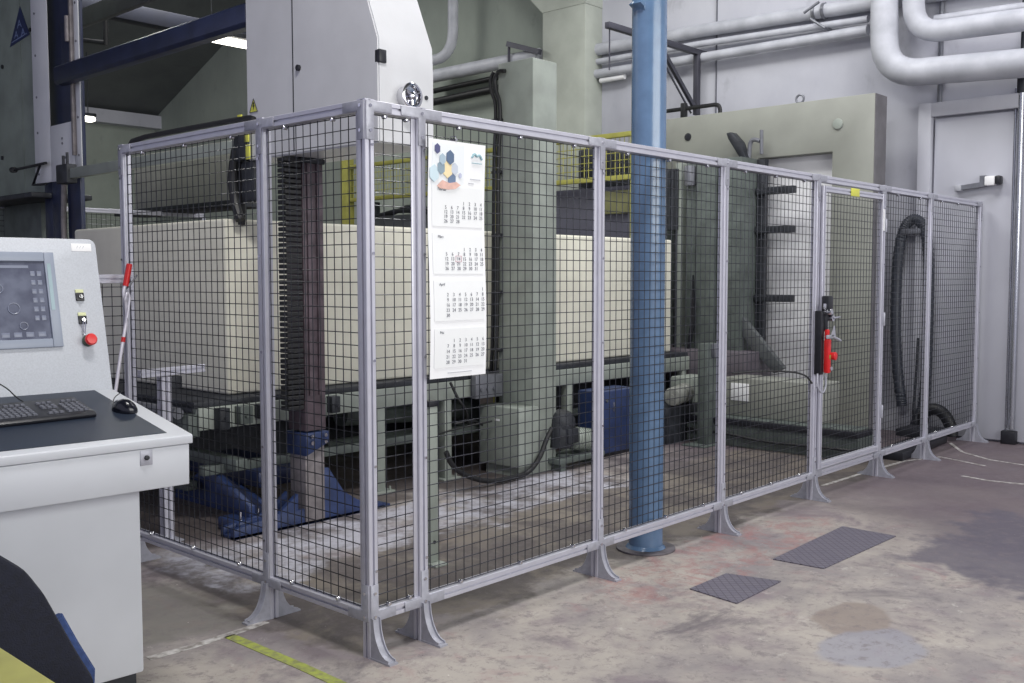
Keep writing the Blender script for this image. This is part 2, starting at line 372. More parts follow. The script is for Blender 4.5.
def clips(p, q, zt, zb, out, par=None):
    p, q = Vector((p[0], p[1], 0)), Vector((q[0], q[1], 0)); n = max(2, int((q-p).length/.33)); o = Vector((out[0], out[1], 0))
    for i in range(n):
        a = p.lerp(q, (i+.5)/n)
        for z in (zt-.012, zb+.012):
            mb = MB(); mb.cyl((a.x+o.x*.002, a.y+o.y*.002, z), (a.x+o.x*.022, a.y+o.y*.022, z), .0085, n=10, bv=.002); mb.build('mesh_clip', CHROME, par or fence)
def plates(cx, cy, dvec, out):
    for z, sg in ((H-.0225, -1), ((BR0+BR1)/2, 1)):
        l_ = max([.11 for d in dvec if d[0] < 0 or d[1] < 0]+[.0195]); r_ = max([.11 for d in dvec if d[0] > 0 or d[1] > 0]+[.0195]); h_ = .0195
        far_ = .13
        if sg < 0: poly = [(-l_, h_), (-l_, -h_), (-h_, -h_), (-h_, -far_), (h_, -far_), (h_, -h_), (r_, -h_), (r_, h_)]
        else: poly = [(-l_, -h_), (-l_, h_), (-h_, h_), (-h_, far_), (h_, far_), (h_, h_), (r_, h_), (r_, -h_)]
        mb = MB(); o = Vector((out[0], out[1], 0))
        if out[1]: mb.prism([(cx+u, z+v) for u, v in poly], 'y', cy+out[1]*.0235, cy+out[1]*.0275, bv=.001)
        else: mb.prism([(cy+u, z+v) for u, v in poly], 'x', cx+out[0]*.0235, cx+out[0]*.0275, bv=.001)
        pl_ = mb.build('connector_plate', ALU2, fence)
        for dz_ in (0, sg*.095):
            c = Vector((cx, cy, z+dz_)); mb = MB(); mb.cyl(c+o*.027, c+o*.032, .007, n=8); mb.build('bolt', CHROME, pl_)
for i in range(len(PX)-1):
    a, b_ = PX[i]+.0225, PX[i+1]-.0225
    rails((a, FC), (b_, FC), H-.045, H, 'top_rail')
    rails((a, FC), (b_, FC), BR0, BR1, 'bottom_rail')
    if i != 4:
        mesh_panel((a+.012, FC-.006), (b_-.012, FC-.006), BR1+.004, H-.05); strip((b_-.024, b_-.002), (FC-.012, FC-.006)); clips((a, FC-.006), (b_, FC-.006), H-.045, BR1, (0, -1))
ys = [FC]+PY
for i in range(len(ys)-1):
    a, b_ = ys[i]+.0225, ys[i+1]-.0225
    rails((FC, a), (FC, b_), H-.045, H, 'top_rail'); rails((FC, a), (FC, b_), BR0, BR1, 'bottom_rail')
    mesh_panel((FC-.006, a+.012), (FC-.006, b_-.012), BR1+.004, H-.05); strip((FC-.012, FC-.006), (a+.002, a+.024)); clips((FC-.006, a), (FC-.006, b_), H-.045, BR1, (-1, 0))
for i, x in enumerate(PX): plates(x, FC, [(1, 0)] if i == 0 else ([(-1, 0)] if i == 7 else [(1, 0), (-1, 0)]), (0, -1))
plates(FC, FC, [(0, 1)], (-1, 0)); plates(FC, PY[0], [(0, 1), (0, -1)], (-1, 0)); plates(FC, PY[1], [(0, -1)], (-1, 0))
mb = MB(); mb.tube([(.03, 1.95, 2.19), (.03, 1.90, 2.226), (.03, 1.4, 2.226), (.03, .84, 2.222), (.03, .80, 2.21)], .013, smooth=1); lab(mb.build('cable', BLACK, fence), 'black cable lying along the left top rail')
# gate
gx0, gx1, gy = PX[4]+.034, PX[5]-.034, FC-.02
gate = thing('fence_gate', 'hinged wire mesh gate in the fence beside the red safety lock', 'gate', (gx0, gy, 0))
mb = MB(); mb.alu((gx0+.02, gy, .205), (gx0+.02, gy, 2.13), .04); mb.alu((gx1-.02, gy, .205), (gx1-.02, gy, 2.13), .04)
mb.alu((gx0+.04, gy, 2.11), (gx1-.04, gy, 2.11), .04); mb.alu((gx0+.04, gy, .225), (gx1-.04, gy, .225), .04); mb.build('gate_frame', ALU, gate)
mesh_panel((gx0+.045, gy), (gx1-.045, gy), .25, 2.085, gate)
mb = MB()
for z in (.5, 1.9, 1.2): mb.cyl((gx1+.012, gy-.022, z-.05), (gx1+.012, gy-.022, z+.05), .011, n=12, bv=.002)
mb.build('hinge', ALU2, gate)
mb = MB(); mb.box(gx0+.42, gx0+.56, gy-.0235, gy-.021, 2.085, 2.14, .0005); lab(mb.build('warning_sticker', STICK, gate), 'yellow sticker')
mb = MB(); mb.box(gx1-.036, gx1-.006, gy-.0225, gy-.0205, 1.86, 2.02); mb.build('label_strip', WHITE, gate)
# interlock on post P6
lk = thing('safety_lock', 'red and black key interlock switch with metal handles on gate post', 'lock', (PX[4]+.02, -.02, .85))
lx = PX[4]
mb = MB(); mb.box(lx-.035, lx+.012, -.05, .0, .86, 1.29, .006); mb.box(lx+.02, lx+.09, -.075, -.02, 1.27, 1.39, .01); mb.box(lx+.01, lx+.05, -.06, -.01, 1.15, 1.27, .008); mb.build('switch_body', BLACKP, lk)
mb = MB(); mb.box(lx+.0, lx+.045, -.088, -.05, .87, 1.10, .01); mb.box(lx+.006, lx+.038, -.08, -.05, 1.09, 1.165, .01); lab(mb.build('lock_housing', RED, lk), 'red lock housing')
mb = MB(); mb.cyl((lx+.055, -.07, .985), (lx+.055, -.115, .985), .024, .028, n=16, bv=.004); mb.build('release_knob', RED, lk)
mb = MB(); mb.box(lx+.012, lx+.034, -.091, -.087, .965, .995, .003); lab(mb.build('indicator', YEL, lk), 'yellow indicator light')
mb = MB(); mb.cyl((lx+.02, -.05, 1.275), (lx+.02, -.10, 1.285), .02, n=14, bv=.003); mb.cyl((lx+.06, -.05, 1.24), (lx+.06, -.09, 1.24), .022, n=14); mb.cyl((lx+.06, -.085, 1.24), (lx+.17, -.085, 1.245), .009, .006, n=10)
mb.box(lx-.02, lx+.05, -.062, -.05, 1.30, 1.34, .004); mb.build('door_knob', CHROME, lk)
mb = MB(); mb.box(lx-.05, lx+.06, -.1, -.088, 1.105, 1.13, .004); mb.tube([(lx+.05, -.095, 1.115), (lx+.1, -.1, 1.10), (lx+.15, -.1, 1.085)], .009, smooth=1); mb.prism([(lx+.01, 1.12), (lx+.06, 1.19), (lx+.08, 1.12)], 'y', -.1, -.094); mb.build('handle', ALU2, lk)
mb = MB(); mb.cyl((lx+.04, -.07, .90), (lx+.04, -.095, .90), .014, n=12); mb.build('key_cylinder', ALU2, lk)
mb = MB(); mb.tube([(lx+.02, -.06, .86), (lx+.02, -.065, .77), (lx-.03, -.06, .73), (lx-.08, -.05, .78), (lx-.06, -.04, .87)], .006, smooth=3); mb.build('cable', ALU2, lk); mb = MB(); mb.tube([(lx-.5, .35, .88), (lx-.25, .2, .89), (lx-.07, .05, .87), (lx-.05, 0, .80)], .006, smooth=2); mb.build('cable', BLACK, lk)
# calendar
cx0, cx1, cy_ = .300, .628, -.032
cal = thing('wall_calendar', 'white four-month wall calendar hanging on the fence mesh', 'calendar', (.47, cy_, 1.1))
CT = Matrix(((1, 0, 0, 0), (0, 0, -1, 0), (0, 1, 0, 0), (0, 0, 0, 1)))     # text plane facing -Y
def curved(x0, x1, z0, z1, off, th=.0012, n=16):
    mb = MB(); b = bmesh.new(); V = []
    for i in range(n+1):
        z = z0+(z1-z0)*i/n; y = cy_-off-.006*math.sin((z-1.1)*7.0); V.append([b.verts.new((x, y-d, z)) for x in (x0, x1) for d in (0, th)])
    for A, B_ in zip(V, V[1:]):
        for p, q in ((0, 2), (2, 3), (3, 1), (1, 0)): b.faces.new((A[p], A[q], B_[q], B_[p]))
    b.faces.new((V[0][0], V[0][1], V[0][3], V[0][2])); b.faces.new((V[-1][0], V[-1][2], V[-1][3], V[-1][1]))
    bmesh.ops.recalc_face_normals(b, faces=b.faces[:]); mb._add(b); return mb
def cyz(z, off): return cy_-off-.006*math.sin((z-1.1)*7.0)
curved(cx0, cx1, 1.098, 2.078, 0).build('backing_sheet', PAPER, cal)
mb = MB(); mb.cyl((.452, cy_-.008, 2.085), (.452, cy_+.03, 2.085), .006, n=10); mb.tube([(.452, cy_-.001, 2.082), (.452, cy_-.004, 2.10), (.452, cy_+.03, 2.10)], .002, n=6); mb.build('hanging_hook', CHROME, cal)
months = [('Februar', 3, 28, -1, 1.872, 1.822, .0190), ('März', 3, 31, 14, 1.678, 1.630, .0200), ('April', 6, 30, -1, 1.482, 1.463, .0215), ('Mai', 1, 31, -1, 1.283, 1.250, .0225)]
for nm, first, nd, mark, zh, zr_, stp in months:
    rows = (first+nd-1)//7; sh = curved(cx0+.02, cx1-.016, zr_-rows*stp-.02, zh+.02, .0025, n=6).build('month_sheet', PAPER2, cal)
    mb = MB(); mb.text(nm, .016, Matrix.Translation((cx0+.05, cyz(zh, .004)-.001, zh)) @ CT, 'LEFT')
    for d in range(1, nd+1):
        c = (first+d-1) % 7; z = zr_-((first+d-1)//7)*stp-.004; mb.text(str(d), .0205, Matrix.Translation((.397+c*.0345, cyz(z, .004)-.001, z)) @ CT)
    mb.build('printed_dates', INK, sh)
    if mark > 0:
        mb = MB(); c = (first+mark-1) % 7; rr = (first+mark-1)//7; z = zr_-rr*stp+.003; x = .397+c*.0345; y = cyz(z, .004)-.0015
        mb.tube([(x-.017, y, z-.012), (x+.017, y, z-.012), (x+.017, y, z+.012), (x-.017, y, z+.012)], .0010, n=5, closed=True); lab(mb.build('date_marker', mat('marker_pink', (190, 120, 140), .5), sh), 'thin reddish date frame')
pic = curved(cx0+.018, cx0+.20, 1.875, 2.065, .0015, n=8).build('picture', mat('picture_paper', (238, 242, 246), .6, 0, .02), cal)
def hexa(x, z, s, rgb, nm):
    s *= 1.2; mb = MB(); y = cyz(z, .004); mb.prism([(x+s*.8*math.cos(k*PI/3+.5), z+s*math.sin(k*PI/3+.5)) for k in range(6)], 'y', y-.0012, y-.0004); mb.build('hexagon', mat(nm, rgb, .6, 0, .03), pic)
for x, z, s, rgb, nm in [(.345, 2.04, .018, (86, 88, 130), 'print_navy'), (.375, 2.00, .02, (170, 190, 205), 'print_blue_grey'), (.368, 1.965, .024, (140, 160, 175), 'print_slate'), (.418, 2.01, .026, (90, 110, 140), 'print_steel'),
                         (.404, 1.962, .032, (240, 222, 178), 'print_yellow'), (.445, 1.965, .022, (200, 208, 222), 'print_pale'), (.43, 1.92, .026, (110, 130, 160), 'print_blue2'), (.33, 1.94, .03, (205, 225, 235), 'print_sky'), (.478, 1.94, .01, (190, 195, 220), 'print_lilac')]: hexa(x, z, s, rgb, nm)
mb = MB()
y = cyz(1.9, .005)
mb.prism([(.345, 1.89), (.375, 1.915), (.415, 1.905), (.455, 1.912), (.48, 1.90), (.45, 1.883), (.41, 1.878), (.36, 1.88)], 'y', y-.002, y-.0006); mb.build('printed_hands', mat('print_skin', (232, 190, 178), .6, 0, .1, 40), pic)
mb = MB(); mb.tube([(.545, cyz(2.03, .004), 2.02), (.56, cyz(2.04, .004), 2.04), (.575, cyz(2.04, .004), 2.025), (.59, cyz(2.04, .004), 2.037), (.605, cyz(2.03, .004), 2.015)], .005, n=6, smooth=2); mb.tube([(.545, cyz(2.0, .004), 1.998), (.605, cyz(2.0, .004), 1.998)], .002, n=4); mb.build('swirl_logo', mat('print_teal', (160, 195, 205), .6), cal)
mb = MB()
for z, a, b_ in ((1.93, .54, .60), (1.912, .53, .56), (1.118, .40, .54)): mb.tube([(a, cyz(z, .002), z), (b_, cyz(z, .002), z)], .0022, n=4)
mb.build('small_print', INKP, cal)

# low fence running left from the end post, and the fence behind the machine
lf = thing('low_mesh_fence', 'low aluminium mesh fence between the console and left fence end', 'fence', (-.6, 1.985, 0))
mb = MB(); mb.alu((-2.6, 1.985, 1.51), (0, 1.985, 1.51)); mb.build('top_rail', ALU, lf)
mb = MB(); mb.alu((-2.6, 1.985, .17), (0, 1.985, .17)); mb.build('bottom_rail', ALU, lf)
mb = MB(); mb.alu((-2.6, 1.985, 0), (-2.6, 1.985, 1.53)); mb.build('post', ALU, lf)
mb = MB(); mb.alu((-1.3, 1.985, 0), (-1.3, 1.985, 1.487)); mb.build('post', ALU, lf)
mesh_panel((-2.57, 1.985), (-1.33, 1.985), .2, 1.485, lf); mesh_panel((-1.27, 1.985), (-.01, 1.985), .2, 1.485, lf)
bf = thing('rear_mesh_fence', 'mesh guard fence seen far behind the dark blue gantry column', 'fence', (1.5, 7.0, 0))
mb = MB(); mb.alu((-1, 7.0, 2.2), (3.4, 7.0, 2.2)); mb.build('top_rail', ALU, bf)
for x in (-1, .75, 2.05, 3.4):
    mb = MB(); mb.alu((x, 7.0, 0), (x, 7.0, 2.18)); mb.build('post', ALU, bf)
for a, b_ in ((-.97, .72), (.78, 2.02), (2.08, 3.37)): mesh_panel((a, 7.0), (b_, 7.0), .2, 2.17, bf, r=.0025)

# ---------------------------------------------------------------- blue steel column
c = thing('steel_column', 'glossy light blue round steel column standing just inside the fence', 'column', (2.085, .135, 0))
mb = MB(); mb.cyl((2.085, .135, 0), (2.085, .135, 8.9), .095, n=48); mb.build('shaft', COLBLUE, c)
mb = MB(); mb.cyl((2.085, .135, 0), (2.085, .135, .012), .165, n=40, bv=.003); mb.build('base_plate', mat('grimy_plate', (104, 100, 106), .6, .2, .2, 20), c)
mb = MB(); mb.cyl((2.085, .135, .012), (2.085, .135, .03), .112, .098, n=40); mb.build('weld_collar', COLBLUE, c)
g0 = at(1, .15, 632, 12); mb = MB(); mb.prism([(2.0, g0.z), (1.985, g0.z+.03), (1.95, g0.z+.045), (1.985, g0.z+.07), (1.985, g0.z+.10), (2.0, g0.z+.12)], 'y', .10, .18, bv=.004); mb.build('gusset', COLBLUE, c)

# ---------------------------------------------------------------- floor plates and paint
TR = tread_mat()
mb = MB(); mb.prism([(2.36, -.50), (3.29, -.47), (3.28, -.80), (2.38, -.78)], 'z', .0005, .006); tag(mb.build('floor_hatch', TR), 'large rectangular diamond-tread steel hatch in the floor', 'hatch')
mb = MB(); mb.prism([(1.62, -.45), (1.96, -.45), (2.03, -.72), (1.58, -.73)], 'z', .0005, .006); tag(mb.build('floor_hatch', TR), 'small square diamond-tread steel hatch in front of the blue column', 'hatch')
def line(pts, wd, name, m_, label):
    mb = MB(); P = [Vector((p[0], p[1], 0)) for p in pts]; b = bmesh.new(); V = []
    for i, p in enumerate(P):
        t = (P[min(i+1, len(P)-1)]-P[max(i-1, 0)]).normalized(); n = Vector((-t.y, t.x, 0))*wd/2
        V.append([b.verts.new(p+n+Vector((0, 0, .0008))), b.verts.new(p-n+Vector((0, 0, .0008))), b.verts.new(p-n+Vector((0, 0, .0022))), b.verts.new(p+n+Vector((0, 0, .0022)))])
    for A, B_ in zip(V, V[1:]):
        for k in range(4): b.faces.new((A[k], A[(k+1) % 4], B_[(k+1) % 4], B_[k]))
    b.faces.new(V[0][::-1]); b.faces.new(V[-1]); bmesh.ops.recalc_face_normals(b, faces=b.faces[:]); mb._add(b)
    return tag(mb.build(name, m_), label, 'floor line')
def G(*px): return [at(2, 0, *p) for p in px]
line(G((229, 636), (262, 650), (300, 666), (352, 690)), .05, 'floor_line', YELF, 'yellow-green painted stripe on the floor left of the corner post')
line(G((148, 659), (195, 646), (244, 630), (266, 622)), .045, 'floor_line', WHF, 'pale line running from the console to the left fence foot')
line(G((822, 486), (860, 474), (905, 461), (940, 457), (985, 466)), .03, 'floor_line', WHF, 'thin curved pale line passing the gate foot')
line(G((962, 476), (990, 481), (1030, 485)), .035, 'floor_line', WHF, 'short pale line at the right floor near the wall')
line(G((950, 443), (962, 452), (990, 460), (1030, 466)), .03, 'floor_line', WHF, 'pale curved line by the last fence post and wall')

# ---------------------------------------------------------------- foam block and conveyor
mb = MB(); mb.box(.93, 5.93, 2.52, 4.66, .775, 1.885, .02, 3); tag(mb.build('foam_block', FOAM), 'huge rectangular cream foam block lying on the conveyor', 'foam block')
conv = thing('conveyor_table', 'grey-green conveyor table on legs carrying the cream foam block', 'conveyor', (3.2, 3.4, 0))
mb = MB(); mb.box(.60, 6.1, 2.36, 4.8, .735, .772, .004); mb.build('belt_bed', DARK, conv)
mb = MB(); mb.box(.62, 6.1, 2.34, 2.42, .60, .735, .006); mb.build('side_beam', GREEN, conv)
mb = MB(); mb.box(.62, 6.1, 4.72, 4.8, .60, .735, .006); mb.build('side_beam', GREEN, conv)
mb = MB(); mb.box(.56, .64, 2.36, 4.78, .56, .70, .01); mb.build('end_beam', GREEN2, conv)
for x in (.52, .66): 
    mb = MB(); mb.cyl((x, 2.4, .71), (x, 4.75, .71), .035, n=16); mb.build('roller', DUST, conv)
for x in (2.03, 2.68, 4.12, 5.9):
    for y in (2.38, 4.76):
        mb = MB(); mb.box(x-.035, x+.035, y-.035, y+.035, .012, .60, .004); mb.box(x-.08, x+.1, y-.07, y+.07, 0, .012, .002)
        mb.cyl((x+.07, y-.04, .01), (x+.07, y-.04, .04), .008, n=8); mb.build('leg', GREEN, conv)
mb = MB(); mb.box(.7, 5.9, 2.44, 2.5, .3, .36, .004); mb.build('stretcher', GREEN2, conv)
mb = MB(); mb.box(2.0, 4.2, 3.5, 3.9, .15, .55, .01); mb.box(.8, 1.9, 3.2, 3.6, .2, .5, .01); mb.box(4.3, 5.8, 3.0, 3.4, .1, .5, .02); mb.build('drive_housing', DARK, conv)
mb = MB(); mb.cyl((2.1, 2.9, .5), (3.4, 2.9, .42), .09, n=20); mb.cyl((2.1, 3.1, .22), (3.6, 3.1, .22), .06, n=20); mb.build('drive_shaft', GREEN2, conv)
for i, x in enumerate((.72, .86, 1.0, 1.42, 1.55)):
    mb = MB(); mb.box(x, x+.07+.02*(i % 2), 2.27, 2.34, .60+.02*(i % 3), .73, .006); mb.cyl((x+.04, 2.27, .67), (x+.04, 2.25, .67), .012, n=10); mb.build('clamp_block', GREEN2 if i % 2 else DARK, conv)
mb = MB(); mb.box(2.90, 3.2, 2.27, 2.33, .59, .77, .008); [mb.cyl((2.96+.07*k, 2.27, .66), (2.96+.07*k, 2.255, .66), .018, n=12) for k in range(3)]; mb.build('junction_box', DUST, conv)
mb = MB(); mb.tube([(2.64, 2.28, .74), (2.66, 2.22, .62), (2.74, 2.2, .52), (2.78, 2.25, .42), (2.9, 2.3, .40)], .011, smooth=2); mb.tube([(2.7, 2.3, .42), (2.85, 2.25, .44), (3.0, 2.3, .38)], .008, smooth=2)
mb.tube([(2.55, 2.35, .35), (2.75, 2.25, .40), (3.0, 2.2, .42)], .007, smooth=2); mb.build('hanging_cable', BLACK, conv)

# ---------------------------------------------------------------- foam cutting gantry
gan = thing('foam_cutting_gantry', 'band-blade foam cutting gantry with two tall light grey housings', 'machine', (1.16, 2.05, 0))
Yf = at(0, 1.0, 379, 145).y
mb = MB(); zt = 5.2
prof = [(1.0, 2.235), (1.0, 2.79)]
# housing: side profile in Y-Z for the left face, sloping back above the knee, extruded in X with a sloped right side
zk = at(0, 1.0, 375, 38).z; z1_ = at(0, 1.0, 365, 0).z; yk = at(0, 1.0, 375, 38).y; y1_ = at(0, 1.0, 365, 0).y
sl = (y1_-yk)/(z1_-zk); yb = at(0, 1.0, 247, 120).y
xr0 = at(1, Yf, 434, 95).x; xr1 = at(1, Yf, 434, 80).x; zr = at(1, Yf, 434, 78).z; xr2 = at(1, Yf+.1, 419, 0).x; zr2 = at(1, Yf+.1, 419, 0).z
slx = (xr2-xr1)/(zr2-zr)
b = bmesh.new()
def ring(z):
    yy = Yf if z <= zk else Yf+sl*(z-zk); xx = xr1 if z <= zr else xr1+slx*(z-zr)
    return [b.verts.new(p) for p in ((1.0, yy, z), (xx, yy, z), (xx, yb, z), (1.0, yb, z))]
zb = 2.235; RR = [ring(z) for z in (zb, zr, zk, zk+1.6)]
for A, B_ in zip(RR, RR[1:]):
    for k in range(4): b.faces.new((A[k], A[(k+1) % 4], B_[(k+1) % 4], B_[k]))
b.faces.new(RR[0][::-1]); b.faces.new(RR[-1]); bmesh.ops.recalc_face_normals(b, faces=b.faces[:])
bmesh.ops.bevel(b, geom=[e for e in b.edges if e.calc_face_angle(0) > .6], offset=.008, segments=2, affect='EDGES')
mb._add(b); hs = mb.build('blade_housing', PAINTW, gan)
ys_ = at(0, 1.0, 293, 60).y
mb = MB(); mb.box(.9965, 1.003, ys_-.003, ys_+.003, 2.25, zk+1.5); mb.build('door_seam', DARK, hs)
p = at(0, 1.0, 299, 68); mb = MB(); mb.cyl((1.002, p.y, p.z), (.985, p.y, p.z), .018, n=16, bv=.002); mb.build('door_lock', BLACKP, hs)
p = at(1, Yf, 381, 56); mb = MB(); mb.box(p.x-.02, p.x+.03, Yf-.012, Yf+.03, p.z-.035, p.z+.035, .005, M=None); mb.build('latch', BLACKP, hs)
p = at(1, Yf, 426, 98); mb = MB(); mb.cyl((p.x, Yf+.002, p.z), (p.x, Yf-.006, p.z), .012, n=12); mb.build('bolt', DARK, hs)
p = at(1, Yf-.06, 412, 96); M = Matrix.Translation((p.x, Yf, p.z)) @ Matrix.Rotation(PI/2, 4, 'X')
mb = MB(); mb.lathe([(.05, 0), (.05, .05), (.058, .052), (.058, .0)], M=M); mb.lathe([(.066, .05), (.072, .055), (.072, .066), (.066, .07), (.056, .07), (.052, .062), (.052, .052)], M=M, n=36)
for k in range(3):
    t = k*2*PI/3+.5; mb.tube([(0, 0, .06), (.05*math.cos(t), .05*math.sin(t), .062)], .009, n=8, M=M)
mb.lathe([(.0, .055), (.02, .055), (.02, .078), (.01, .084), (0, .084)], M=M); lab(mb.build('hand_wheel', CHROME, hs), 'chrome three-spoke hand wheel')
def warn(mat_y, p, s, par, mat_k):
    mb = MB(); mb.prism([(p.y+s, p.z-s*.85), (p.y-s, p.z-s*.85), (p.y, p.z+s)], 'x', p.x-.003, p.x-.001); w_ = mb.build('warning_sign', mat_y, par)
    mb = MB(); mb.tube([(p.x-.0035, p.y+s, p.z-s*.85), (p.x-.0035, p.y-s, p.z-s*.85), (p.x-.0035, p.y, p.z+s)], s*.07, n=5, closed=True)
    mb.prism([(p.y+.12*s, p.z+.5*s), (p.y-.18*s, p.z+.5*s), (p.y-.02*s, p.z+.08*s), (p.y-.25*s, p.z+.08*s), (p.y+.12*s, p.z-.65*s), (p.y+.05*s, p.z-.1*s), (p.y+.25*s, p.z-.1*s)], 'x', p.x-.0045, p.x-.002); mb.build('lightning_symbol', mat_k, w_)
warn(STICK, at(0, 1.0, 254, 106), .042, hs, BLACKP)
mb = MB(); mb.box(1.1, 1.28, 1.95, 2.2, 2.20, 2.235, .01); mb.box(1.0, 1.1, 2.3, 2.45, 1.98, 2.235, .02); mb.build('blade_carriage', DARK, gan)
# near column, chain, base
mb = MB(); mb.box(1.115, 1.265, 1.96, 2.14, .58, 2.235, .004); mb.box(1.14, 1.16, 1.945, 1.96, .8, 2.2); mb.box(1.21, 1.23, 1.945, 1.96, .8, 2.2); lab(mb.build('upper_column', MAROON, gan), 'brown-red steel upper column')
mb = MB(); mb.box(1.115, 1.258, 1.97, 2.13, .02, .56, .004); lab(mb.build('lower_column', TAN, gan), 'bare grey-brown lower column')
mb = MB(); mb.prism([(1.105, .43), (1.275, .50), (1.275, .57), (1.105, .57)], 'y', 1.945, 2.15, bv=.003); mb.build('blue_collar', MIDBLUE, gan)
mb = MB(); [mb.cyl((x, 1.94, z), (x, 1.925, z), .012, n=8) for x in (1.14, 1.24) for z in (.51, .55)]; mb.build('collar_bolt', CHROME, gan)
mb = MB()
for k in range(48): mb.box(.985, 1.10, 1.95, 2.03, .72+k*.0315, .72+k*.0315+.024, .003, 1)
mb.build('cable_chain', BLACK, gan)
mb = MB(); mb.prism([(.62, 0), (1.76, 0), (1.74, .03), (1.56, .07), (1.42, .16), (1.30, .33), (1.25, .33), (1.25, .1), (1.07, .1), (1.07, .20), (.93, .10), (.62, .06)], 'y', 1.985, 2.02, bv=.002)
mb.prism([(.62, 0), (1.76, 0), (1.74, .03), (1.56, .07), (1.42, .16), (1.30, .33), (1.25, .33), (1.25, .1), (1.07, .1), (1.07, .20), (.93, .10), (.62, .06)], 'y', 2.09, 2.125, bv=.002)
mb.box(.62, 1.8, 1.985, 2.125, 0, .02, .003); mb.prism([(2.12, 0), (3.3, 0), (3.3, .05), (2.9, .26), (2.75, .26), (2.12, .08)], 'x', .98, 1.02, bv=.002); mb.build('base_foot', MIDBLUE, gan)
mb = MB(); mb.box(.70, .92, 2.06, 2.3, 0, .08, .02); mb.prism([(2.1, .05), (2.6, .22), (2.65, .30), (2.5, .31), (2.1, .15)], 'x', .80, .84, bv=.004); mb.build('side_foot', MIDBLUE, gan)
mb = MB(); [mb.cyl((x, y, .08), (x, y, .13), .009, n=8) for x, y in ((.74, 2.1), (.86, 2.1))]; mb.build('anchor_bolt', CHROME, gan)
mb = MB(); mb.box(.84, .92, 2.3, 5.2, .33, .40, .005); mb.box(.84, .92, 2.9, 5.2, .12, .18, .005); mb.build('floor_rail', GREEN2, gan)
mb = MB(); mb.box(1.0, 1.4, 2.3, 5.4, .2, .30, .01); mb.build('ground_beam', DKBLUE, gan)
# blue tie beam and blade guide bar
A = at(0, 1.0, 246, 13); B_ = at(0, 1.0, 53, 66)
mb = MB(); mb.prism([(1.0, A.z+.055), (1.015, A.z+.07), (1.09, A.z+.07), (1.09, A.z-.075), (1.02, A.z-.075), (1.0, A.z-.05)], 'y', yb+.002, B_.y, bv=.003)
mb.build('tie_beam', DKBLUE, gan)
mb = MB(); mb.box(1.0, 1.04, 2.34, 4.9, 2.295, 2.375, .003); mb.build('guide_bar', GREEN, gan)
mb = MB(); mb.box(.985, 1.1, yb+.004, 2.5, 2.24, 2.45, .006); mb.build('guide_carrier', DARK, gan); mb = MB(); mb.box(.975, 1.06, 4.86, 5.06, 2.26, 2.41, .008); mb.cyl((1.0, 4.90, 2.4), (1.0, 4.90, 2.50), .012, n=8); mb.cyl((1.0, 4.97, 2.4), (1.0, 4.97, 2.48), .012, n=8); mb.build('guide_carrier', DARK, gan)
mb = MB(); mb.tube([at(0, 1.0, 236, 150), at(0, 1.0, 232, 175), at(0, 1.0, 234, 200), at(0, 1.0, 240, 220)], .03, smooth=2); mb.tube([at(0, 1.05, 240, 145), at(0, 1.05, 240, 225)], .035); mb.build('cable_loop', BLACK, gan)
for q_, h_ in (((247, 137), .03), ((248, 152), .045), ((240, 118), .02)):
    p = at(0, .985, *q_); mb = MB(); mb.box(.98, .99, p.y-.02, p.y+.025, p.z-h_, p.z+h_, .002); lab(mb.build('yellow_marker', STICK, gan), 'yellow marker plate')
# far column and housing
y0, y1 = at(0, 1.14, 80, 100).y, at(0, 1.14, 33, 100).y; ya, yb2 = at(0, 1.14, 73, 100).y, at(0, 1.14, 49, 100).y
zs = at(0, 1.14, 60, 124).z
mb = MB(); mb.box(1.14, 1.15, y0, ya, 2.32, 5.2, .006); mb.box(1.14, 1.15, yb2, y1, 2.32, 5.2, .006); mb.box(1.1405, 1.15, ya, yb2, 2.32, zs, .002); 
far = lab(mb.build('far_housing', PAINTW2, gan), 'light grey slotted housing at the far end')
mb = MB()
for k, (yy, zz) in enumerate([(y0+.04, z) for z in (2.5, 2.8, 3.1, 3.4, 3.7)]+[(y1-.08, z) for z in (2.4, 2.75, 3.05, 3.4, 3.75)]+[(5.3, 2.62), (5.3, 2.66), (5.25, 2.5), (5.2, 2.42)]): mb.cyl((1.141, yy, zz), (1.134, yy, zz), .01, n=8)
mb.build('bolt', DUST, far)
mb = MB(); mb.box(1.20, 1.24, ya+.0, yb2+.15, 2.4, 5.1, .01); mb.box(1.17, 1.2, ya+.05, ya+.10, 2.4, 5.1); mb.box(1.185, 1.21, ya+.12, ya+.3, 3.25, 3.6, .004)
mb.build('slide_rail', DKBLUE, far)
mb = MB(); mb.box(1.11, 1.14, ya-.05, ya-.02, 2.5, 4.2, .003); mb.cyl((1.10, ya-.02, 3.4), (1.10, ya-.02, 3.6), .02, n=10); mb.build('cable_cover', TAN, far)
mb = MB(); mb.box(1.15, 1.19, y0+.06, y0+.25, 0, 2.33, .01); mb.box(1.2, 1.24, y0+.25, y0+.42, 0, 2.33, .01); mb.box(1.15, 1.19, y0+.42, y0+.60, 0, 2.33, .01); mb.box(1.17, 1.21, y0+.64, y0+.80, 0, 2.33, .01); mb.build('far_column', DKBLUE, gan)
mb = MB(); mb.tube([(1.13, y0+.31, 2.3), (1.12, y0+.33, 1.9), (1.13, y0+.30, 1.3), (1.13, y0+.31, .8)], .022, smooth=2); mb.build('worn_cable_guide', TAN, gan)
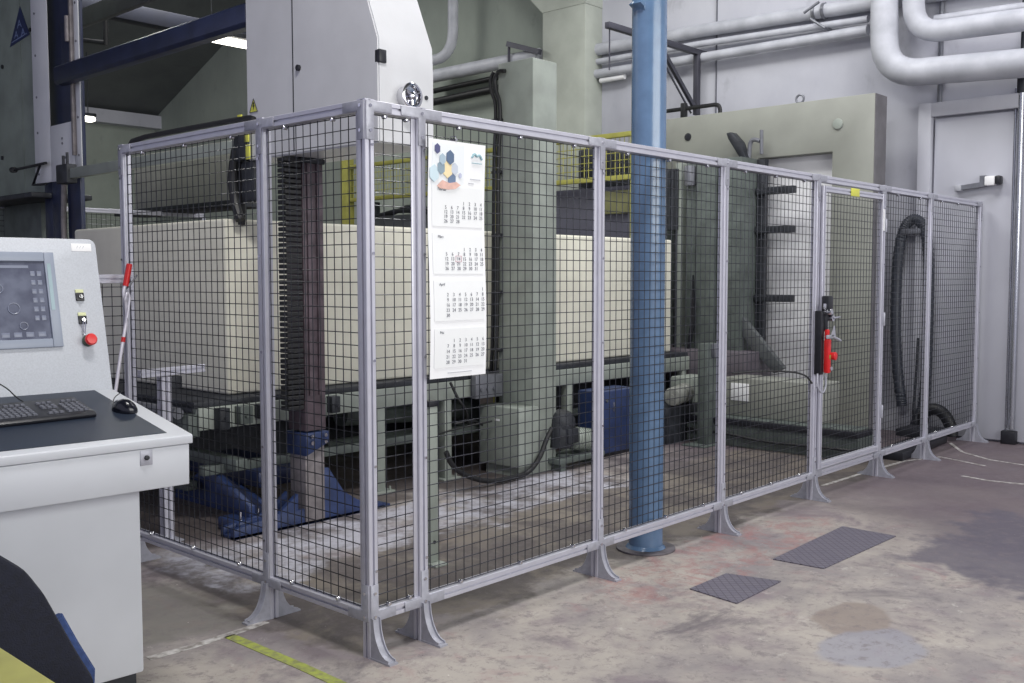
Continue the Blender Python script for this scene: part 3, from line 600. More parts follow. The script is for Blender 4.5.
# grey-green cabinet beside the far column, with logo triangle
cab = thing('control_cabinet', 'tall grey-green control cabinet at left edge with blue triangle emblem', 'cabinet', (1.5, 6.5, 0))
mb = MB(); xc = at(1, y1+.02, 76, 100).x; mb.box(1.22, xc, y1+.015, y1+1.5, 2.25, 5.2, .01); mb.box(1.216, 1.24, y1+.42, y1+.43, 2.3, 5.0); mb.build('cabinet_body', mat('cabinet_green_grey', (132, 142, 134), .5, 0, .15, 4), cab)
mb = MB(); mb.box(1.3, xc, y1+.3, y1+1.4, 0, 2.25, .01); mb.build('pedestal', GREEN2, cab)
mb = MB(); mb.box(1.0, xc, y1-.25, y1+1.2, 2.19, 2.235, .01); mb.build('shelf', DARK, cab)
p = at(0, 1.22, 20, 26)
TRI = mat('navy_emblem', (40, 52, 92), .4)
mb = MB(); s_ = .12
mb.prism([(p.y+s_*1.9, p.z-s_*1.25), (p.y-s_*1.75, p.z-s_*.9), (p.y-.02, p.z+s_*1.4)], 'x', 1.215, 1.219); e = lab(mb.build('emblem', TRI, cab), 'dark blue triangular emblem')
mb = MB(); MT = Matrix.Translation((1.214, p.y-.0, p.z-.075)) @ Matrix(((0, 0, -1, 0), (-1, 0, 0, 0), (0, 1, 0, 0), (0, 0, 0, 1)))
LT = mat('emblem_light', (120, 136, 176), .5)
mb.text('A', .10, MT @ Matrix.Translation((0, .06, 0)) @ Matrix.Diagonal((1.5, 1, 1, 1))); mb.text('A', .09, MT @ Matrix.Translation((-.075, -.02, 0)) @ Matrix.Diagonal((1.5, 1, 1, 1))); mb.text('A', .09, MT @ Matrix.Translation((.075, -.02, 0)) @ Matrix.Diagonal((1.5, 1, 1, 1)))
mb.tube([(1.213, p.y+.17, p.z-.12), (1.213, p.y-.16, p.z-.09)], .005, n=5); mb.build('emblem_lettering', LT, e)
for q in ((3, 67), (3, 158), (31, 30)):
    pp = at(0, 1.22, *q); mb = MB(); mb.cyl((1.22, pp.y, pp.z), (1.205, pp.y, pp.z), .018, n=12); mb.build('bolt', DARK, cab)
mb = MB(); mb.tube([at(0, 1.1, 14, 170), at(0, 1.1, 46, 163)], .012); mb.cyl(at(0, 1.1, 12, 170), at(0, 1.1, 15, 170), .025, n=12); mb.tube([at(0, 1.1, 40, 165), at(0, 1.1, 33, 185), at(0, 1.1, 46, 184)], .012); mb.build('lever', BLACKP, cab)

# ---------------------------------------------------------------- green cabinet column, pump, blue cabinet
gx = 3.25; gc = thing('green_machine_column', 'tall pale green square machine column behind the wall calendar', 'machine column', (gx+.13, 2.2, 0))
a = at(1, 2.0, 533, 57); bx_ = at(1, 2.0, 557, 57).x; yb3 = at(0, a.x, 498, 60).y
mb = MB(); mb.box(a.x, bx_, 2.0, min(yb3, 2.50), 0, a.z, .008); mb.build('column_shell', GREEN, gc)
q = at(2, 0, 519, 479); mb = MB(); mb.box(q.x, a.x+.02, q.y, q.y+.42, .08, .53, .008); mb.box(q.x+.04, a.x, q.y+.04, q.y+.38, 0, .08); mb.build('base_cabinet', GREEN, gc)
mb = MB(); mb.box(q.x-.003, q.x, q.y+.2, q.y+.25, .42, .435); mb.build('name_tag', WHITE, gc)
P = [at(0, a.x-.03, *t) for t in ((505, 71), (498, 71), (494, 80), (496, 92), (500, 102), (500, 125), (498, 160), (497, 365), (492, 378))]
mb = MB(); mb.tube(P, .017, smooth=2); mb.tube([p_+Vector((0, .045, 0)) for p_ in P[1:]], .015, smooth=2); mb.build('cable_conduit', BLACK, gc)
mb = MB()
for yy in (120, 172, 235, 292, 350): t = at(0, a.x-.03, 498, yy); mb.box(t.x-.01, t.x+.03, t.y-.03, t.y+.065, t.z-.012, t.z+.012, .004)
mb.build('conduit_clamp', BLACKP, gc)
mb = MB(); mb.box(a.x-.02, a.x+.25, 2.2, 2.3, a.z, a.z+.0); mb.bm.clear(); p = at(1, 2.05, 505, 44)
pump = thing('pump_motor', 'small green electric motor with dark gear housing beside green column', 'motor', (3.95, 2.0, 0))
m0 = at(1, 2.0, 592, 440); m1 = at(1, 2.0, 571, 438)
mb = MB(); M = frame_of(m0-m1); M.translation = m1
Lm = (m0-m1).length; mb.lathe([(.06, 0), (.085, .01), (.09, .03), (.09, Lm*.75), (.075, Lm*.9), (.02, Lm)], M=M); 
for k in range(7): mb.lathe([(.095, .03+k*.03), (.095, .036+k*.03)], M=M)
mb.build('motor_body', GREEN, pump)
g_ = at(1, 2.0, 561, 422); mb = MB(); mb.lathe([(.0, -.12), (.09, -.11), (.115, -.04), (.112, .03), (.08, .08), (.03, .1), (0, .1)], M=Matrix.Translation(g_)); mb.cyl(g_+Vector((-.03, 0, -.2)), g_+Vector((-.01, 0, 0)), .105, n=24, bv=.01); mb.box(g_.x-.05, g_.x+.08, 1.88, 1.92, g_.z-.16, g_.z-.04, .01); mb.build('gear_housing', DARK, pump)
mb = MB(); mb.box(g_.x-.16, m0.x+.02, 1.88, 2.14, .06, .10, .005); mb.box(g_.x-.12, g_.x-.06, 1.9, 2.1, 0, .06); mb.box(m0.x-.08, m0.x-.02, 1.9, 2.1, 0, .06); mb.cyl((g_.x, 2.0, .1), (g_.x, 2.0, g_.z-.25), .05, n=16); mb.cyl((m0.x-.12, 2.0, .1), (m0.x-.12, 2.0, m0.z-.07), .03, n=12); mb.build('base_frame', GREEN2, pump)
mb = MB(); H1 = [at(1, 1.93, *t) for t in ((552, 428), (546, 440), (540, 458), (528, 474), (512, 483), (490, 484), (465, 476), (452, 466), (446, 452))]
mb.tube([Vector((p_.x, p_.y, max(p_.z, .03))) for p_ in H1], .019, smooth=2, n=12); tag(mb.build('flexible_hose', BLACK), 'thick black hose drooping to the floor beneath the calendar', 'hose')
bc = thing('blue_cabinet', 'low dark blue machine cabinet left of the blue column', 'cabinet', (4.6, 2.0, 0))
c0, c1 = at(2, 0, 601, 463), at(2, 0, 630, 461)
mb = MB(); mb.box(4.14, 4.66, 2.02, 2.28, .03, .56, .015); mb.build('cabinet_body', MIDBLUE, bc)
mb = MB(); mb.box(4.18, 4.62, 2.05, 2.26, 0, .03); mb.build('plinth', BLACKP, bc)
mb = MB(); mb.box(4.3, 4.31, 2.012, 2.02, .38, .46, .002); mb.cyl((4.2, 2.02, .48), (4.2, 2.005, .48), .014, n=10); mb.build('handle', CHROME, bc)
# light-barrier posts inside the fence and aluminium stand at left
sp = thing('sensor_post', 'slim pale green sensor post bolted to floor inside the fence corner', 'post', (1.09, .8, 0))
mb = MB(); mb.box(1.045, 1.105, .78, .83, .012, .84, .004); mb.build('upright', GREEN, sp)
mb = MB(); mb.box(1.03, 1.12, .72, .9, 0, .012, .002); mb.build('base_plate', GREEN, sp)
mb = MB(); mb.cyl((1.075, .785, .12), (1.075, .775, .12), .009, n=10); mb.build('bolt', BLACKP, sp)
mb = MB(); mb.box(1.04, 1.11, .775, .835, .84, .87, .004); mb.build('cap', BLACKP, sp)
st = thing('profile_stand', 'short aluminium profile stand with crossbar left of the foam block', 'stand', (.37, 2.28, 0))
mb = MB(); mb.alu((.37, 2.28, .01), (.37, 2.28, .95), .06); mb.build('upright', ALU, st)
mb = MB(); mb.alu((.22, 2.28, .975), (.62, 2.28, .985), .045); mb.build('crossbar', ALU, st)
mb = MB(); mb.box(.31, .43, 2.2, 2.36, 0, .01, .002); mb.build('base_plate', ALU2, st)
mb = MB(); mb.box(.40, .47, 2.255, 2.305, .88, .95, .004); mb.build('angle_bracket', DARK, st)

# ---------------------------------------------------------------- press frame (portal) at the right
pr_ = thing('press_portal', 'large pale green portal frame standing before the back wall', 'machine frame', (6.7, 1.9, 0))
zt = 3.2
mb = MB(); mb.prism([(.78, 0), (1.18, 0), (1.18, 2.70), (1.96, 2.70), (1.96, 2.66), (3.08, 2.66), (3.08, zt), (.78, zt)], 'x', 6.6, 6.85, bv=.004); mb.build('portal_body', GREEN3, pr_)
mb = MB(); mb.box(6.72, 6.75, 1.181, 1.959, 0, 2.699, .004); lab(mb.build('lit_wall_panel', mat('lit_wall_white', (222, 222, 226), .6, 0, .03), pr_), 'added white panel imitating the lit wall in the portal opening')  # added panel, pale to imitate the brightly lit wall behind the opening
mb = MB(); mb.box(6.605, 6.85, .77, .779, 0, zt-.004); lab(mb.build('edge_plate', mat('edge_steel', (112, 110, 114), .6, 0, .15), pr_), 'dark grey edge of the portal')
mb = MB(); mb.box(6.6, 6.85, 1.96, 3.07, 0, 2.655, .008); mb.build('side_panel', GREEN2, pr_)
p = at(0, 6.6, 688, 137); mb = MB(); mb.cyl((6.61, p.y, p.z), (6.59, p.y, p.z), .04, n=24, bv=.004); mb.build('round_port', BLACKP, pr_)
p = at(0, 6.6, 838, 124); mb = MB(); mb.cyl((6.61, p.y, p.z), (6.585, p.y, p.z), .05, n=24, bv=.006); mb.build('round_cap', GREEN, pr_)
p = at(0, 6.7, 800, 99); mb = MB(); mb.tube([(6.7, p.y+.04*math.cos(t), p.z+.04*math.sin(t)) for t in [k*PI/8 for k in range(16)]], .011, closed=True); mb.cyl((6.7, p.y, zt), (6.7, p.y, p.z-.03), .015, n=10); mb.build('lifting_eye', DUST, pr_)
z_ = zt+.09; mb = MB(); mb.tube([(6.72, 3.3, z_+.02), (6.72, 2.6, z_+.02), (6.72, 2.5, z_+.02), (6.72, 2.47, z_-.02), (6.72, 2.47, zt)], .022, smooth=2); mb.box(6.69, 6.75, 2.88, 2.94, zt-.02, zt+.17, .01); mb.build('pipe_bracket', BLACK, pr_)
mb = MB(); mb.box(6.52, 6.6, 1.84, 1.95, .55, 2.68, .005); mb.build('vertical_rail', DARK, pr_)
for z in (2.36, 1.98, 1.31):
    mb = MB(); yq = 1.50; mb.box(6.45, 6.53, yq, 1.9, z-.035, z+.035, .004)
    for k in range(6): mb.box(6.44, 6.45, yq+.04+k*.05, yq+.06+k*.05, z-.025, z+.025)
    mb.build('support_arm', DARK, pr_)
mb = MB(); P = [at(0, 6.3, *t) for t in ((735, 322), (741, 312), (786, 368), (776, 373), (757, 352))]; mb.prism([(p_.y, p_.z) for p_ in P], 'x', 6.25, 6.32, bv=.004); mb.build('diagonal_brace', mat('brace_grey', (92, 96, 98), .5, .1), pr_)
mb = MB(); pts = [at(0, 6.5, *t) for t in ((744, 158), (733, 140), (731, 134), (736, 133), (744, 142), (751, 160))]; mb.prism([(p_.y, p_.z) for p_ in pts], 'x', 6.40, 6.52, bv=.01); lab(mb.build('belt_guard', DARK, pr_), 'slanted rounded dark belt guard')
mb = MB(); mb.tube([at(0, 6.5, *t) for t in ((749, 158), (750, 142), (754, 139), (760, 141))], .022, smooth=2); mb.tube([at(0, 6.5, *t) for t in ((761.5, 130), (761.5, 154))], .018); mb.build('bent_pipe', DUST, pr_)
# inner machinery
im = thing('press_carriage', 'dark grey-green upright slide units in front of the portal frame', 'machine', (6.3, 2.4, 0))
for (xa, xb, col_, dd) in ((677, 683, GREEN, .05), (690, 699, GREEN2, .08), (702, 720, GREEN2, .12), (724, 745, GREEN2, .10)):
    ya_, yb_ = at(0, 6.3, xb, 300).y, at(0, 6.3, xa, 300).y; mb = MB(); mb.box(6.3-dd, 6.5, ya_, yb_, .55, 2.68, .006); mb.build('slide_column', col_, im)
mb = MB(); ya_, yb_ = at(0, 6.2, 676, 200).y, at(0, 6.2, 660, 200).y; mb.box(6.2, 6.3, ya_, yb_, 2.0, 2.62, .004); [mb.box(6.19, 6.2, ya_+.02+k*.045, ya_+.035+k*.045, 2.0, 2.6) for k in range(4)]; mb.cyl((6.25, ya_+.03, .66), (6.25, ya_+.03, 2.0), .02, n=10); mb.build('back_plate', DARK, im)
mb = MB(); p = at(0, 6.2, 690, 176); mb.cyl((6.2, p.y, p.z-.1), (6.2, p.y, p.z+.1), .06, n=20, bv=.01); mb.build('top_motor', DUST, im)
mb = MB(); pts = [at(0, 6.15, *t) for t in ((694, 275), (696, 320), (690, 350), (688, 350), (692, 320))]; mb.prism([(p_.y, p_.z) for p_ in pts], 'x', 6.12, 6.15); mb.build('pointer_plate', BLACKP, im)
mb = MB(); mb.box(5.98, 6.5, 1.72, 3.0, .50, at(0, 5.98, 690, 350).z, .01); lab(mb.build('cross_beam', mat('violet_grey_beam', (96, 90, 98), .5, 0, .1), im), 'violet-grey cross beam')
mb = MB(); mb.box(6.1, 6.45, 1.8, 2.9, .0, .50, .01); mb.build('lower_block', GREEN2, im)
pl = thing('machine_plinth', 'long low grey-green machine bed on the floor behind the gate', 'machine base', (5.9, 1.3, 0))
mb = MB(); mb.box(5.42, 5.74, .36, 2.3, 0, .2, .01); mb.box(5.46, 5.74, .40, 2.3, .2, .25, .005); mb.build('base_beam', GREEN2, pl)
mb = MB(); mb.box(5.6, 5.95, at(0, 5.6, 822, 400).y, 1.72, .25, .60, .012); mb.build('bed_block', GREEN3, pl)
mb = MB(); mb.box(5.38, 5.43, .35, 2.3, .2, .25, .006); mb.box(5.36, 5.74, .34, .38, .2, .25, .006); mb.build('edge_rail', BLACKP, pl)
mb = MB(); mb.tube([(5.38, 2.3, .13), (5.38, 1.6, .12), (5.38, 1.2, .08), (5.38, .8, .09), (5.36, .33, .10), (5.5, .33, .09), (5.74, .33, .10)], .012, smooth=2); mb.build('floor_cable', BLACK, pl)
mb = MB(); p = at(0, 5.6, 740, 392); mb.box(5.59, 5.6, p.y-.09, p.y+.09, p.z-.08, p.z+.08, .003); mb.build('white_plate', WHITE, pl)
gm = thing('gear_motor', 'round-faced electric motor lying right of the blue column', 'motor', (5.2, 2.1, 0))
p = at(1, 1.95, 672, 397); q2 = p+Vector((.42, .12, .0)); M = frame_of(q2-p); M.translation = p
mb = MB(); mb.lathe([(.03, -.005), (.06, -.005), (.075, 0), (.085, .02), (.085, .2), (.07, .22), (.07, .3), (.09, .31), (.09, .40), (.05, .42)], M=M); mb.lathe([(.0, -.02), (.025, -.02), (.025, 0)], M=M)
mb.build('motor_body', mat('motor_grey', (150, 152, 146), .4, .2, .15), gm)
mb = MB(); mb.box(p.x-.05, p.x+.75, 1.98, 2.2, p.z-.19, p.z-.1, .01); mb.box(p.x+.0, p.x+.7, 2.0, 2.18, 0, p.z-.19, .01); mb.build('motor_bracket', DARK, gm)
mb = MB(); mb.box(p.x+.4, p.x+.75, 1.98, 2.24, p.z-.1, p.z+.14, .02); mb.build('gearbox', GREEN, gm)
pp = thing('green_upright', 'dark green upright support on floor plate beside the gear motor', 'post', (5.37, 1.76, 0))
mb = MB(); mb.box(5.27, 5.47, 1.70, 1.80, .012, .92, .005); mb.build('upright', GREEN2, pp)
mb = MB(); mb.box(5.14, 5.52, 1.64, 1.88, 0, .012, .002); mb.build('base_plate', GREEN2, pp)
mb = MB(); mb.box(5.33, 5.41, 1.66, 1.70, .8, .92, .005); mb.build('sensor', DUST, pp)

# hanging suction hose on the wall
hz = thing('suction_hose', 'grey-black ribbed suction hose looped over a wall hook', 'hose', (7.2, .6, 0))
def ribbed(P, r, par, m_):
    Q = [Vector(p) for p in P]
    for _ in range(4):
        q_ = [Q[0]]
        for a_, b2 in zip(Q, Q[1:]): q_ += [a_*.75+b2*.25, a_*.25+b2*.75]
        q_.append(Q[-1]); Q = q_
    mb = MB(); mb.tube(Q, [r, r*.88]*(len(Q)//2), n=12); return mb.build('hose_run', m_, par)
HM = mat('hose_grey', (58, 62, 72), .45, 0, .2, 30)
ribbed([at(0, 7.2, *t) for t in ((902, 406), (897, 370), (895, 310), (898, 250), (905, 224), (916, 217), (926, 228), (929, 260), (928, 330), (925, 400), (920, 415), (915, 425), (913, 432))], .052, hz, HM)
p = at(0, 7.2, 913, 232); mb = MB(); mb.box(7.14, WX, p.y-.09, p.y+.09, p.z-.02, p.z+.03, .008); mb.build('wall_hook', DUST, hz)
mb = MB(); mb.tube([at(0, 7.15, *t) for t in ((918, 338), (916, 380), (912, 420), (917, 435))], .012, smooth=2); mb.build('thin_cord', DARK, hz)
ch = [at(0, 7.05, *t) for t in ((927, 440), (922, 425), (924, 412), (934, 408), (944, 413), (951, 426), (952, 436))]
mb = MB(); mb.tube(ch, .055, smooth=3, n=14); tag(mb.build('coiled_hose', BLACK), 'short black curved hose arching on the floor by the last fence panel', 'hose')
mb = MB(); mb.prism([(5.7, .10), (6.9, .16), (6.9, .38), (5.7, .34)], 'z', 0, .07, bv=.01); mb.prism([(6.55, .16), (6.9, .18), (6.9, .5), (6.55, .5)], 'z', .07, .14, bv=.01); tag(mb.build('cable_duct', BLACKP), 'flat dark cable duct on the floor behind the fence', 'cable duct')

# ---------------------------------------------------------------- wall pipes
def pipe(name, pts, r, label, sm=3, m_=PIPE, cat='pipe', group=None):
    mb = MB(); mb.tube(pts, r, n=24, smooth=sm); o = tag(mb.build(name, m_), label, cat, group); return o
W = lambda x, *t: [at(0, x, *q) for q in t]
def elbow(c, n=10): return c
def bent(corner_pts, rad):
    out = [Vector(corner_pts[0])]
    for a_, b2, c2 in zip(corner_pts, corner_pts[1:], corner_pts[2:]):
        a_, b2, c2 = Vector(a_), Vector(b2), Vector(c2); u = (a_-b2).normalized(); v = (c2-b2).normalized(); p0, p1 = b2+u*rad, b2+v*rad
        for k in range(9): t = k/8; out.append(p0*(1-t)**2+b2*2*t*(1-t)+p1*t*t)
    out.append(Vector(corner_pts[-1])); return out
r_big = .14
A = at(0, 6.98, 885, -60); B_ = at(0, 6.98, 884, 75); C_ = at(0, 6.98, 1060, 60)
pipe('insulated_pipe', bent([A, B_, C_], .34), .125, 'thickest lagged white pipe with elbow, lowest on the back wall', 0)
A = at(0, 7.02, 913, -60); B_ = at(0, 7.02, 914, 34); C_ = at(0, 7.02, 1060, 15)
pipe('insulated_pipe', bent([A, B_, C_], .26), .098, 'second lagged white pipe with elbow, above the thickest one', 0)
pipe('wall_pipe', W(7.21, (596, 50), (700, 31), (880, 2), (1060, -24)), .07, 'upper straight white pipe along the back wall', 0)
pipe('wall_pipe', W(7.18, (596, 74), (700, 58), (868, 30)), .052, 'lower straight white pipe behind the blue column', 0)
pipe('wall_pipe', W(7.2, (596, 62), (700, 44), (868, 19)), .035, 'thin white pipe between the two straight wall pipes', 0)
pipe('wall_pipe', W(7.23, (935, 20), (1060, 2)), .045, 'short white pipe above the second elbow pipe', 0)
pipe('wall_pipe', [at(0, 7.0, 425, 78), at(0, 7.0, 540, 55)], .085, 'white pipe on the rear wall left of the pillar', 0)
pipe('wall_pipe', bent([at(0, 6.95, 453, -40), at(0, 6.95, 453, 56), at(0, 6.95, 425, 62)], .35), .07, 'bent white downpipe above the grey housing', 0)
cl = thing('pipe_clamp', 'steel clamp round the upper white wall pipe', 'clamp', at(0, 7.15, 820, 10))
p = at(0, 7.21, 820, 12)
for d in (-.05, .05): mb = MB(); mb.cyl((7.21, p.y+d-.015, p.z), (7.21, p.y+d+.015, p.z), .083, n=24); mb.build('clamp_ring', DUST, cl)
mb = MB(); mb.tube([(7.1, p.y+.05, p.z-.08), (7.1, p.y-.1, p.z-.19), (7.28, p.y-.1, p.z-.19)], .014); mb.build('tie_rod', DUST, cl); mb = MB(); mb.tube([(7.06, p.y-.06, p.z+.06), (7.06, p.y+.1, p.z-.02)], .014); mb.build('tie_rod', DUST, cl)
pipe('cable_tray', [at(0, 7.1, 425, 93), at(0, 7.1, 500, 77)], .035, 'upper dark cable tray tube on rear wall', 0, BLACK, 'cable tray')
pipe('cable_tray', [at(0, 7.1, 425, 104), at(0, 7.1, 500, 88)], .05, 'lower dark cable tray tube on rear wall', 0, BLACK, 'cable tray')
wb = thing('steel_bracket', 'dark triangular steel wall bracket behind the blue column', 'bracket', (7.1, 3.0, 3.98))
S_ = mat('dark_steel', (72, 72, 82), .5, .3, .1)
mb = MB(); mb.box(5.48, WX, 2.97, 3.03, 3.95, 4.01, .004); mb.build('top_bar', S_, wb)
mb = MB(); mb.box(7.08, 7.14, 2.97, 3.03, 3.3, 3.95, .004); mb.build('vertical_bar', S_, wb)
mb = MB(); mb.tube([(6.38, 3.0, 3.94), (7.06, 3.0, 3.38)], .028, n=4); mb.build('diagonal_bar', S_, wb)
mb = MB(); mb.tube([(5.52, 3.0, 3.95), (5.52, 3.0, 3.55)], .008, n=6); mb.build('rod', S_, wb); mb = MB(); mb.tube([(6.2, 2.97, 3.94), (6.95, 2.97, 3.30)], .012, n=6); mb.build('rod', S_, wb)
lb = thing('steel_bracket', 'short dark arm bracket above the pale green machine column', 'bracket', at(0, 6.9, 520, 50))
mb = MB(); A = at(0, 4.6, 506, 44); mb.tube([at(0, 6.9, 508, 44), at(0, 6.9, 540, 52)], .045, n=4); mb.build('arm', S_, lb)
mb = MB(); A = at(0, 6.9, 509, 44); mb.tube([A, A-Vector((0, 0, .25))], .02, n=6); mb.build('hanger', S_, lb)
wl = thing('wall_lamp', 'small white batten lamp on the wall left of blue column', 'lamp', (7.2, 4.2, 3.9))
mb = MB(); mb.box(7.16, WX, 4.02, 4.40, 3.9, 4.0, .01); mb.build('housing', PIPE, wl)
mb = MB(); mb.cyl((7.2, 4.04, 3.87), (7.2, 4.40, 3.87), .03, n=14); mb.build('tube_cover', WHITE, wl)
cdt = thing('wall_conduit', 'vertical steel conduit pipe with black foot beside the last fence post', 'pipe', (7.24, -.28, 0))
yc = -.29
mb = MB(); mb.cyl((7.22, yc, .14), (7.22, yc, 3.2), .028, n=20); mb.cyl((7.26, yc+.055, .1), (7.26, yc+.055, 3.2), .014, n=12); mb.build('tube', mat('steel_tube', (170, 172, 180), .22, .8, .05), cdt)
mb = MB(); mb.box(7.18, WX, yc-.045, yc+.08, 0, .12, .008); mb.build('foot_cap', BLACKP, cdt)
mb = MB(); mb.cyl((7.22, yc, 3.15), (7.22, yc, 3.32), .04, n=20, bv=.004); mb.cyl((7.22, yc, 3.32), (7.22, yc, 5.0), .02, n=12); mb.build('sleeve', DARK, cdt)
ws = thing('wall_switch', 'white and black sensor box on a grey arm mounted on the wall door', 'switch', (7.24, .0, 2.38))
mb = MB(); mb.box(7.17, 7.25, -.10, -.01, 2.345, 2.43, .01); mb.build('box', WHITE, ws)
mb = MB(); mb.box(7.16, 7.25, -.15, -.10, 2.35, 2.43, .015); mb.build('sensor_head', BLACKP, ws)
mb = MB(); mb.prism([(.22, 2.32), (.22, 2.36), (.04, 2.38), (.04, 2.44), (-.01, 2.44), (-.01, 2.34)], 'x', 7.20, 7.25); mb.build('arm', DUST, ws)
mb = MB(); mb.box(7.19, 7.25, .2, .26, 2.31, 2.37, .01); mb.build('end_cap', PIPE, ws)
tb = at(0, 7.2, 938, 30); pipe('wall_conduit', [Vector((7.27, .44, 3.15)), Vector((7.27, .44, 5.2))], .022, 'thin vertical conduit above the wall door, behind big pipes', 0, DUST)

# yellow railing behind
yr = thing('yellow_railing', 'yellow mesh guard railing behind the foam block', 'railing', (6.2, 5.6, 0))
mb = MB(); mb.box(6.17, 6.23, 3.2, 8.06, 2.55, 2.60, .004); mb.build('lower_rail', YEL, yr)
mb = MB(); mb.box(6.17, 6.23, 3.2, 8.06, 3.0, 3.05, .004); mb.build('upper_rail', YEL, yr)
for y in (3.2, 5.2, 6.5):
    mb = MB(); mb.box(6.18, 6.22, y-.02, y+.02, 0, 3.0, .003); mb.build('post', YEL, yr)
mb = MB(); mb.box(6.14, 6.26, 7.93, 8.08, 0, 3.9, .006); lab(mb.build('post', YEL, yr), 'wide yellow end post')
mb = MB()
k = 0
while 3.25+k*.06 < 8.0: mb.cyl((6.2, 3.25+k*.06, 2.6), (6.2, 3.25+k*.06, 3.0), .005, n=4, cap=False); k += 1
for z in (2.68, 2.76, 2.84, 2.92): mb.cyl((6.2, 3.2, z), (6.2, 8.0, z), .005, n=4, cap=False)
mb.build('wire_infill', YEL, yr)
rb = thing('rear_machine', 'dark grey machine block behind the yellow railing', 'machine', (6.6, 4.6, 0))
mb = MB(); mb.box(6.3, 6.9, 3.1, 5.3, 0, 2.5, .02); mb.build('body', mat('slate_grey', (78, 78, 92), .5, 0, .1), rb)
mb = MB(); mb.box(6.4, 6.85, 3.15, 4.1, 2.5, 2.95, .02); mb.build('top_unit', DARK, rb)
mb = MB(); mb.box(6.26, 6.3, 3.3, 3.7, 2.2, 2.45, .01); mb.build('cover_plate', mat('olive_cover', (120, 120, 84), .5), rb)
mb = MB(); mb.box(6.24, 6.3, 4.95, 5.03, 1.8, 2.35, .01); mb.build('handle', BLACKP, rb)
rk = thing('rear_machine', 'dark low machine with bent bars behind railing, seen beside corner post', 'machine', (5.5, 7, 0))
mb = MB(); mb.box(6.35, 6.9, 6.3, 7.8, 0, 2.35, .03); mb.build('body', mat('slate_grey2', (84, 88, 92), .5, 0, .1), rk)
mb = MB(); mb.tube([(6.38, 7.6, 2.35), (6.38, 7.1, 2.42), (6.38, 6.5, 2.33)], .03, smooth=1); mb.build('bent_bar', DARK, rk); mb = MB(); mb.tube([(6.42, 7.4, 2.36), (6.42, 6.9, 2.48), (6.42, 6.4, 2.34)], .03, smooth=1); mb.build('bent_bar', DARK, rk); mb = MB(); mb.cyl((6.45, 7.75, 2.3), (6.45, 7.75, 2.55), .09, n=16); mb.build('top_knob', DARK, rk)
# rack with boards behind the foam, left
ra = thing('storage_rack', 'long grey storage rack with board behind the left fence panel', 'rack', (3, 7, 0))
P0_, P1_ = at(0, 3.0, 134, 168), at(0, 3.0, 233, 203)
mb = MB(); mb.box(3.0, 3.05, P1_.y, P0_.y, P1_.z+.03, P1_.z+.62, .004); mb.build('grey_board', mat('board_grey', (178, 178, 170), .7, 0, .1, 3), ra)
mb = MB(); mb.box(2.9, 3.3, P1_.y-.1, P0_.y+.3, P1_.z-.04, P1_.z+.02, .005); mb.box(2.9, 3.3, P1_.y-.1, P0_.y+.3, P1_.z-.5, P1_.z-.45, .005); mb.build('shelf', DARK, ra)
for y in (P1_.y-.05, (P1_.y+P0_.y)/2, P0_.y+.25):
    mb = MB(); mb.box(3.05, 3.13, y-.04, y+.04, 0, P1_.z-.5, .005); mb.box(3.14, 3.2, y-.04, y+.04, 0, P1_.z-.5); mb.build('post', DARK, ra)

# ceiling lamps and roof members
Yl = 8.0; a = at(1, Yl, 205, 36); b_ = at(1, Yl, 250, 44)
cl1 = thing('ceiling_lamp', 'bright fluorescent batten lamp seen left of the grey housing top', 'lamp', ((a.x+b_.x)/2, Yl, a.z))
mb = MB(); mb.box(a.x, b_.x+.5, Yl-.045, Yl+.045, a.z-.05, a.z+.03, .01); mb.build('tube', LAMP, cl1)
mb = MB(); mb.box(a.x-.05, b_.x+.55, Yl-.12, Yl+.12, a.z+.03, a.z+.09, .01); [mb.cyl((x, Yl, a.z+.09), (x, Yl, 4.5+(15.6-Yl)*.4), .008, n=6) for x in (a.x+.1, b_.x+.3)]; mb.build('housing', DARK, cl1)
Yl = 13.5; a = at(1, Yl, 70, 117); b_ = at(1, Yl, 94, 117)
cl2 = thing('ceiling_lamp', 'small distant round-ended lamp beside the far light grey housing', 'lamp', ((a.x+b_.x)/2, Yl, a.z))
mb = MB(); mb.box(a.x, b_.x, Yl-.08, Yl+.08, a.z-.04, a.z+.04, .03); mb.build('tube', LAMP, cl2)
mb = MB(); mb.box(a.x, b_.x, Yl-.1, Yl+.1, a.z+.04, a.z+.09, .01); [mb.cyl((x, Yl, a.z+.09), (x, Yl, 4.4+(15.6-Yl)*.4), .008, n=6) for x in (a.x+.1, b_.x-.1)]; mb.build('housing', DARK, cl2)
mb = MB(); A = at(0, 1.9, 81, 18); B_ = at(0, 1.9, 132, 0); mb.box(1.9, 1.96, B_.y-1.5, A.y+1.0, A.z-.08, A.z+.09, .01); o = tag(mb.build('roof_beam', mat('grey_beam', (86, 86, 94), .5, 0, .15)), 'grey overhead beam above the dark blue tie beam', 'beam')
mb = MB(); A = at(1, 9.0, 120, 12); mb.box(2.2, WX, 8.9, 9.1, A.z-.1, A.z+.1, .01); tag(mb.build('roof_beam', mat('navy_beam', (24, 28, 46), .6)), 'dark blue cross beam high behind the tie beam', 'beam')
mb = MB(); mb.tube([at(0, 3.0, 80, 40), at(0, 3.0, 106, 43), at(0, 3.0, 106, 32), at(0, 3.0, 106, 32)+Vector((0, 0, 3))], .03); tag(mb.build('hanging_pipe', BLACK), 'thin black bent pipe under the roof at upper left', 'pipe')

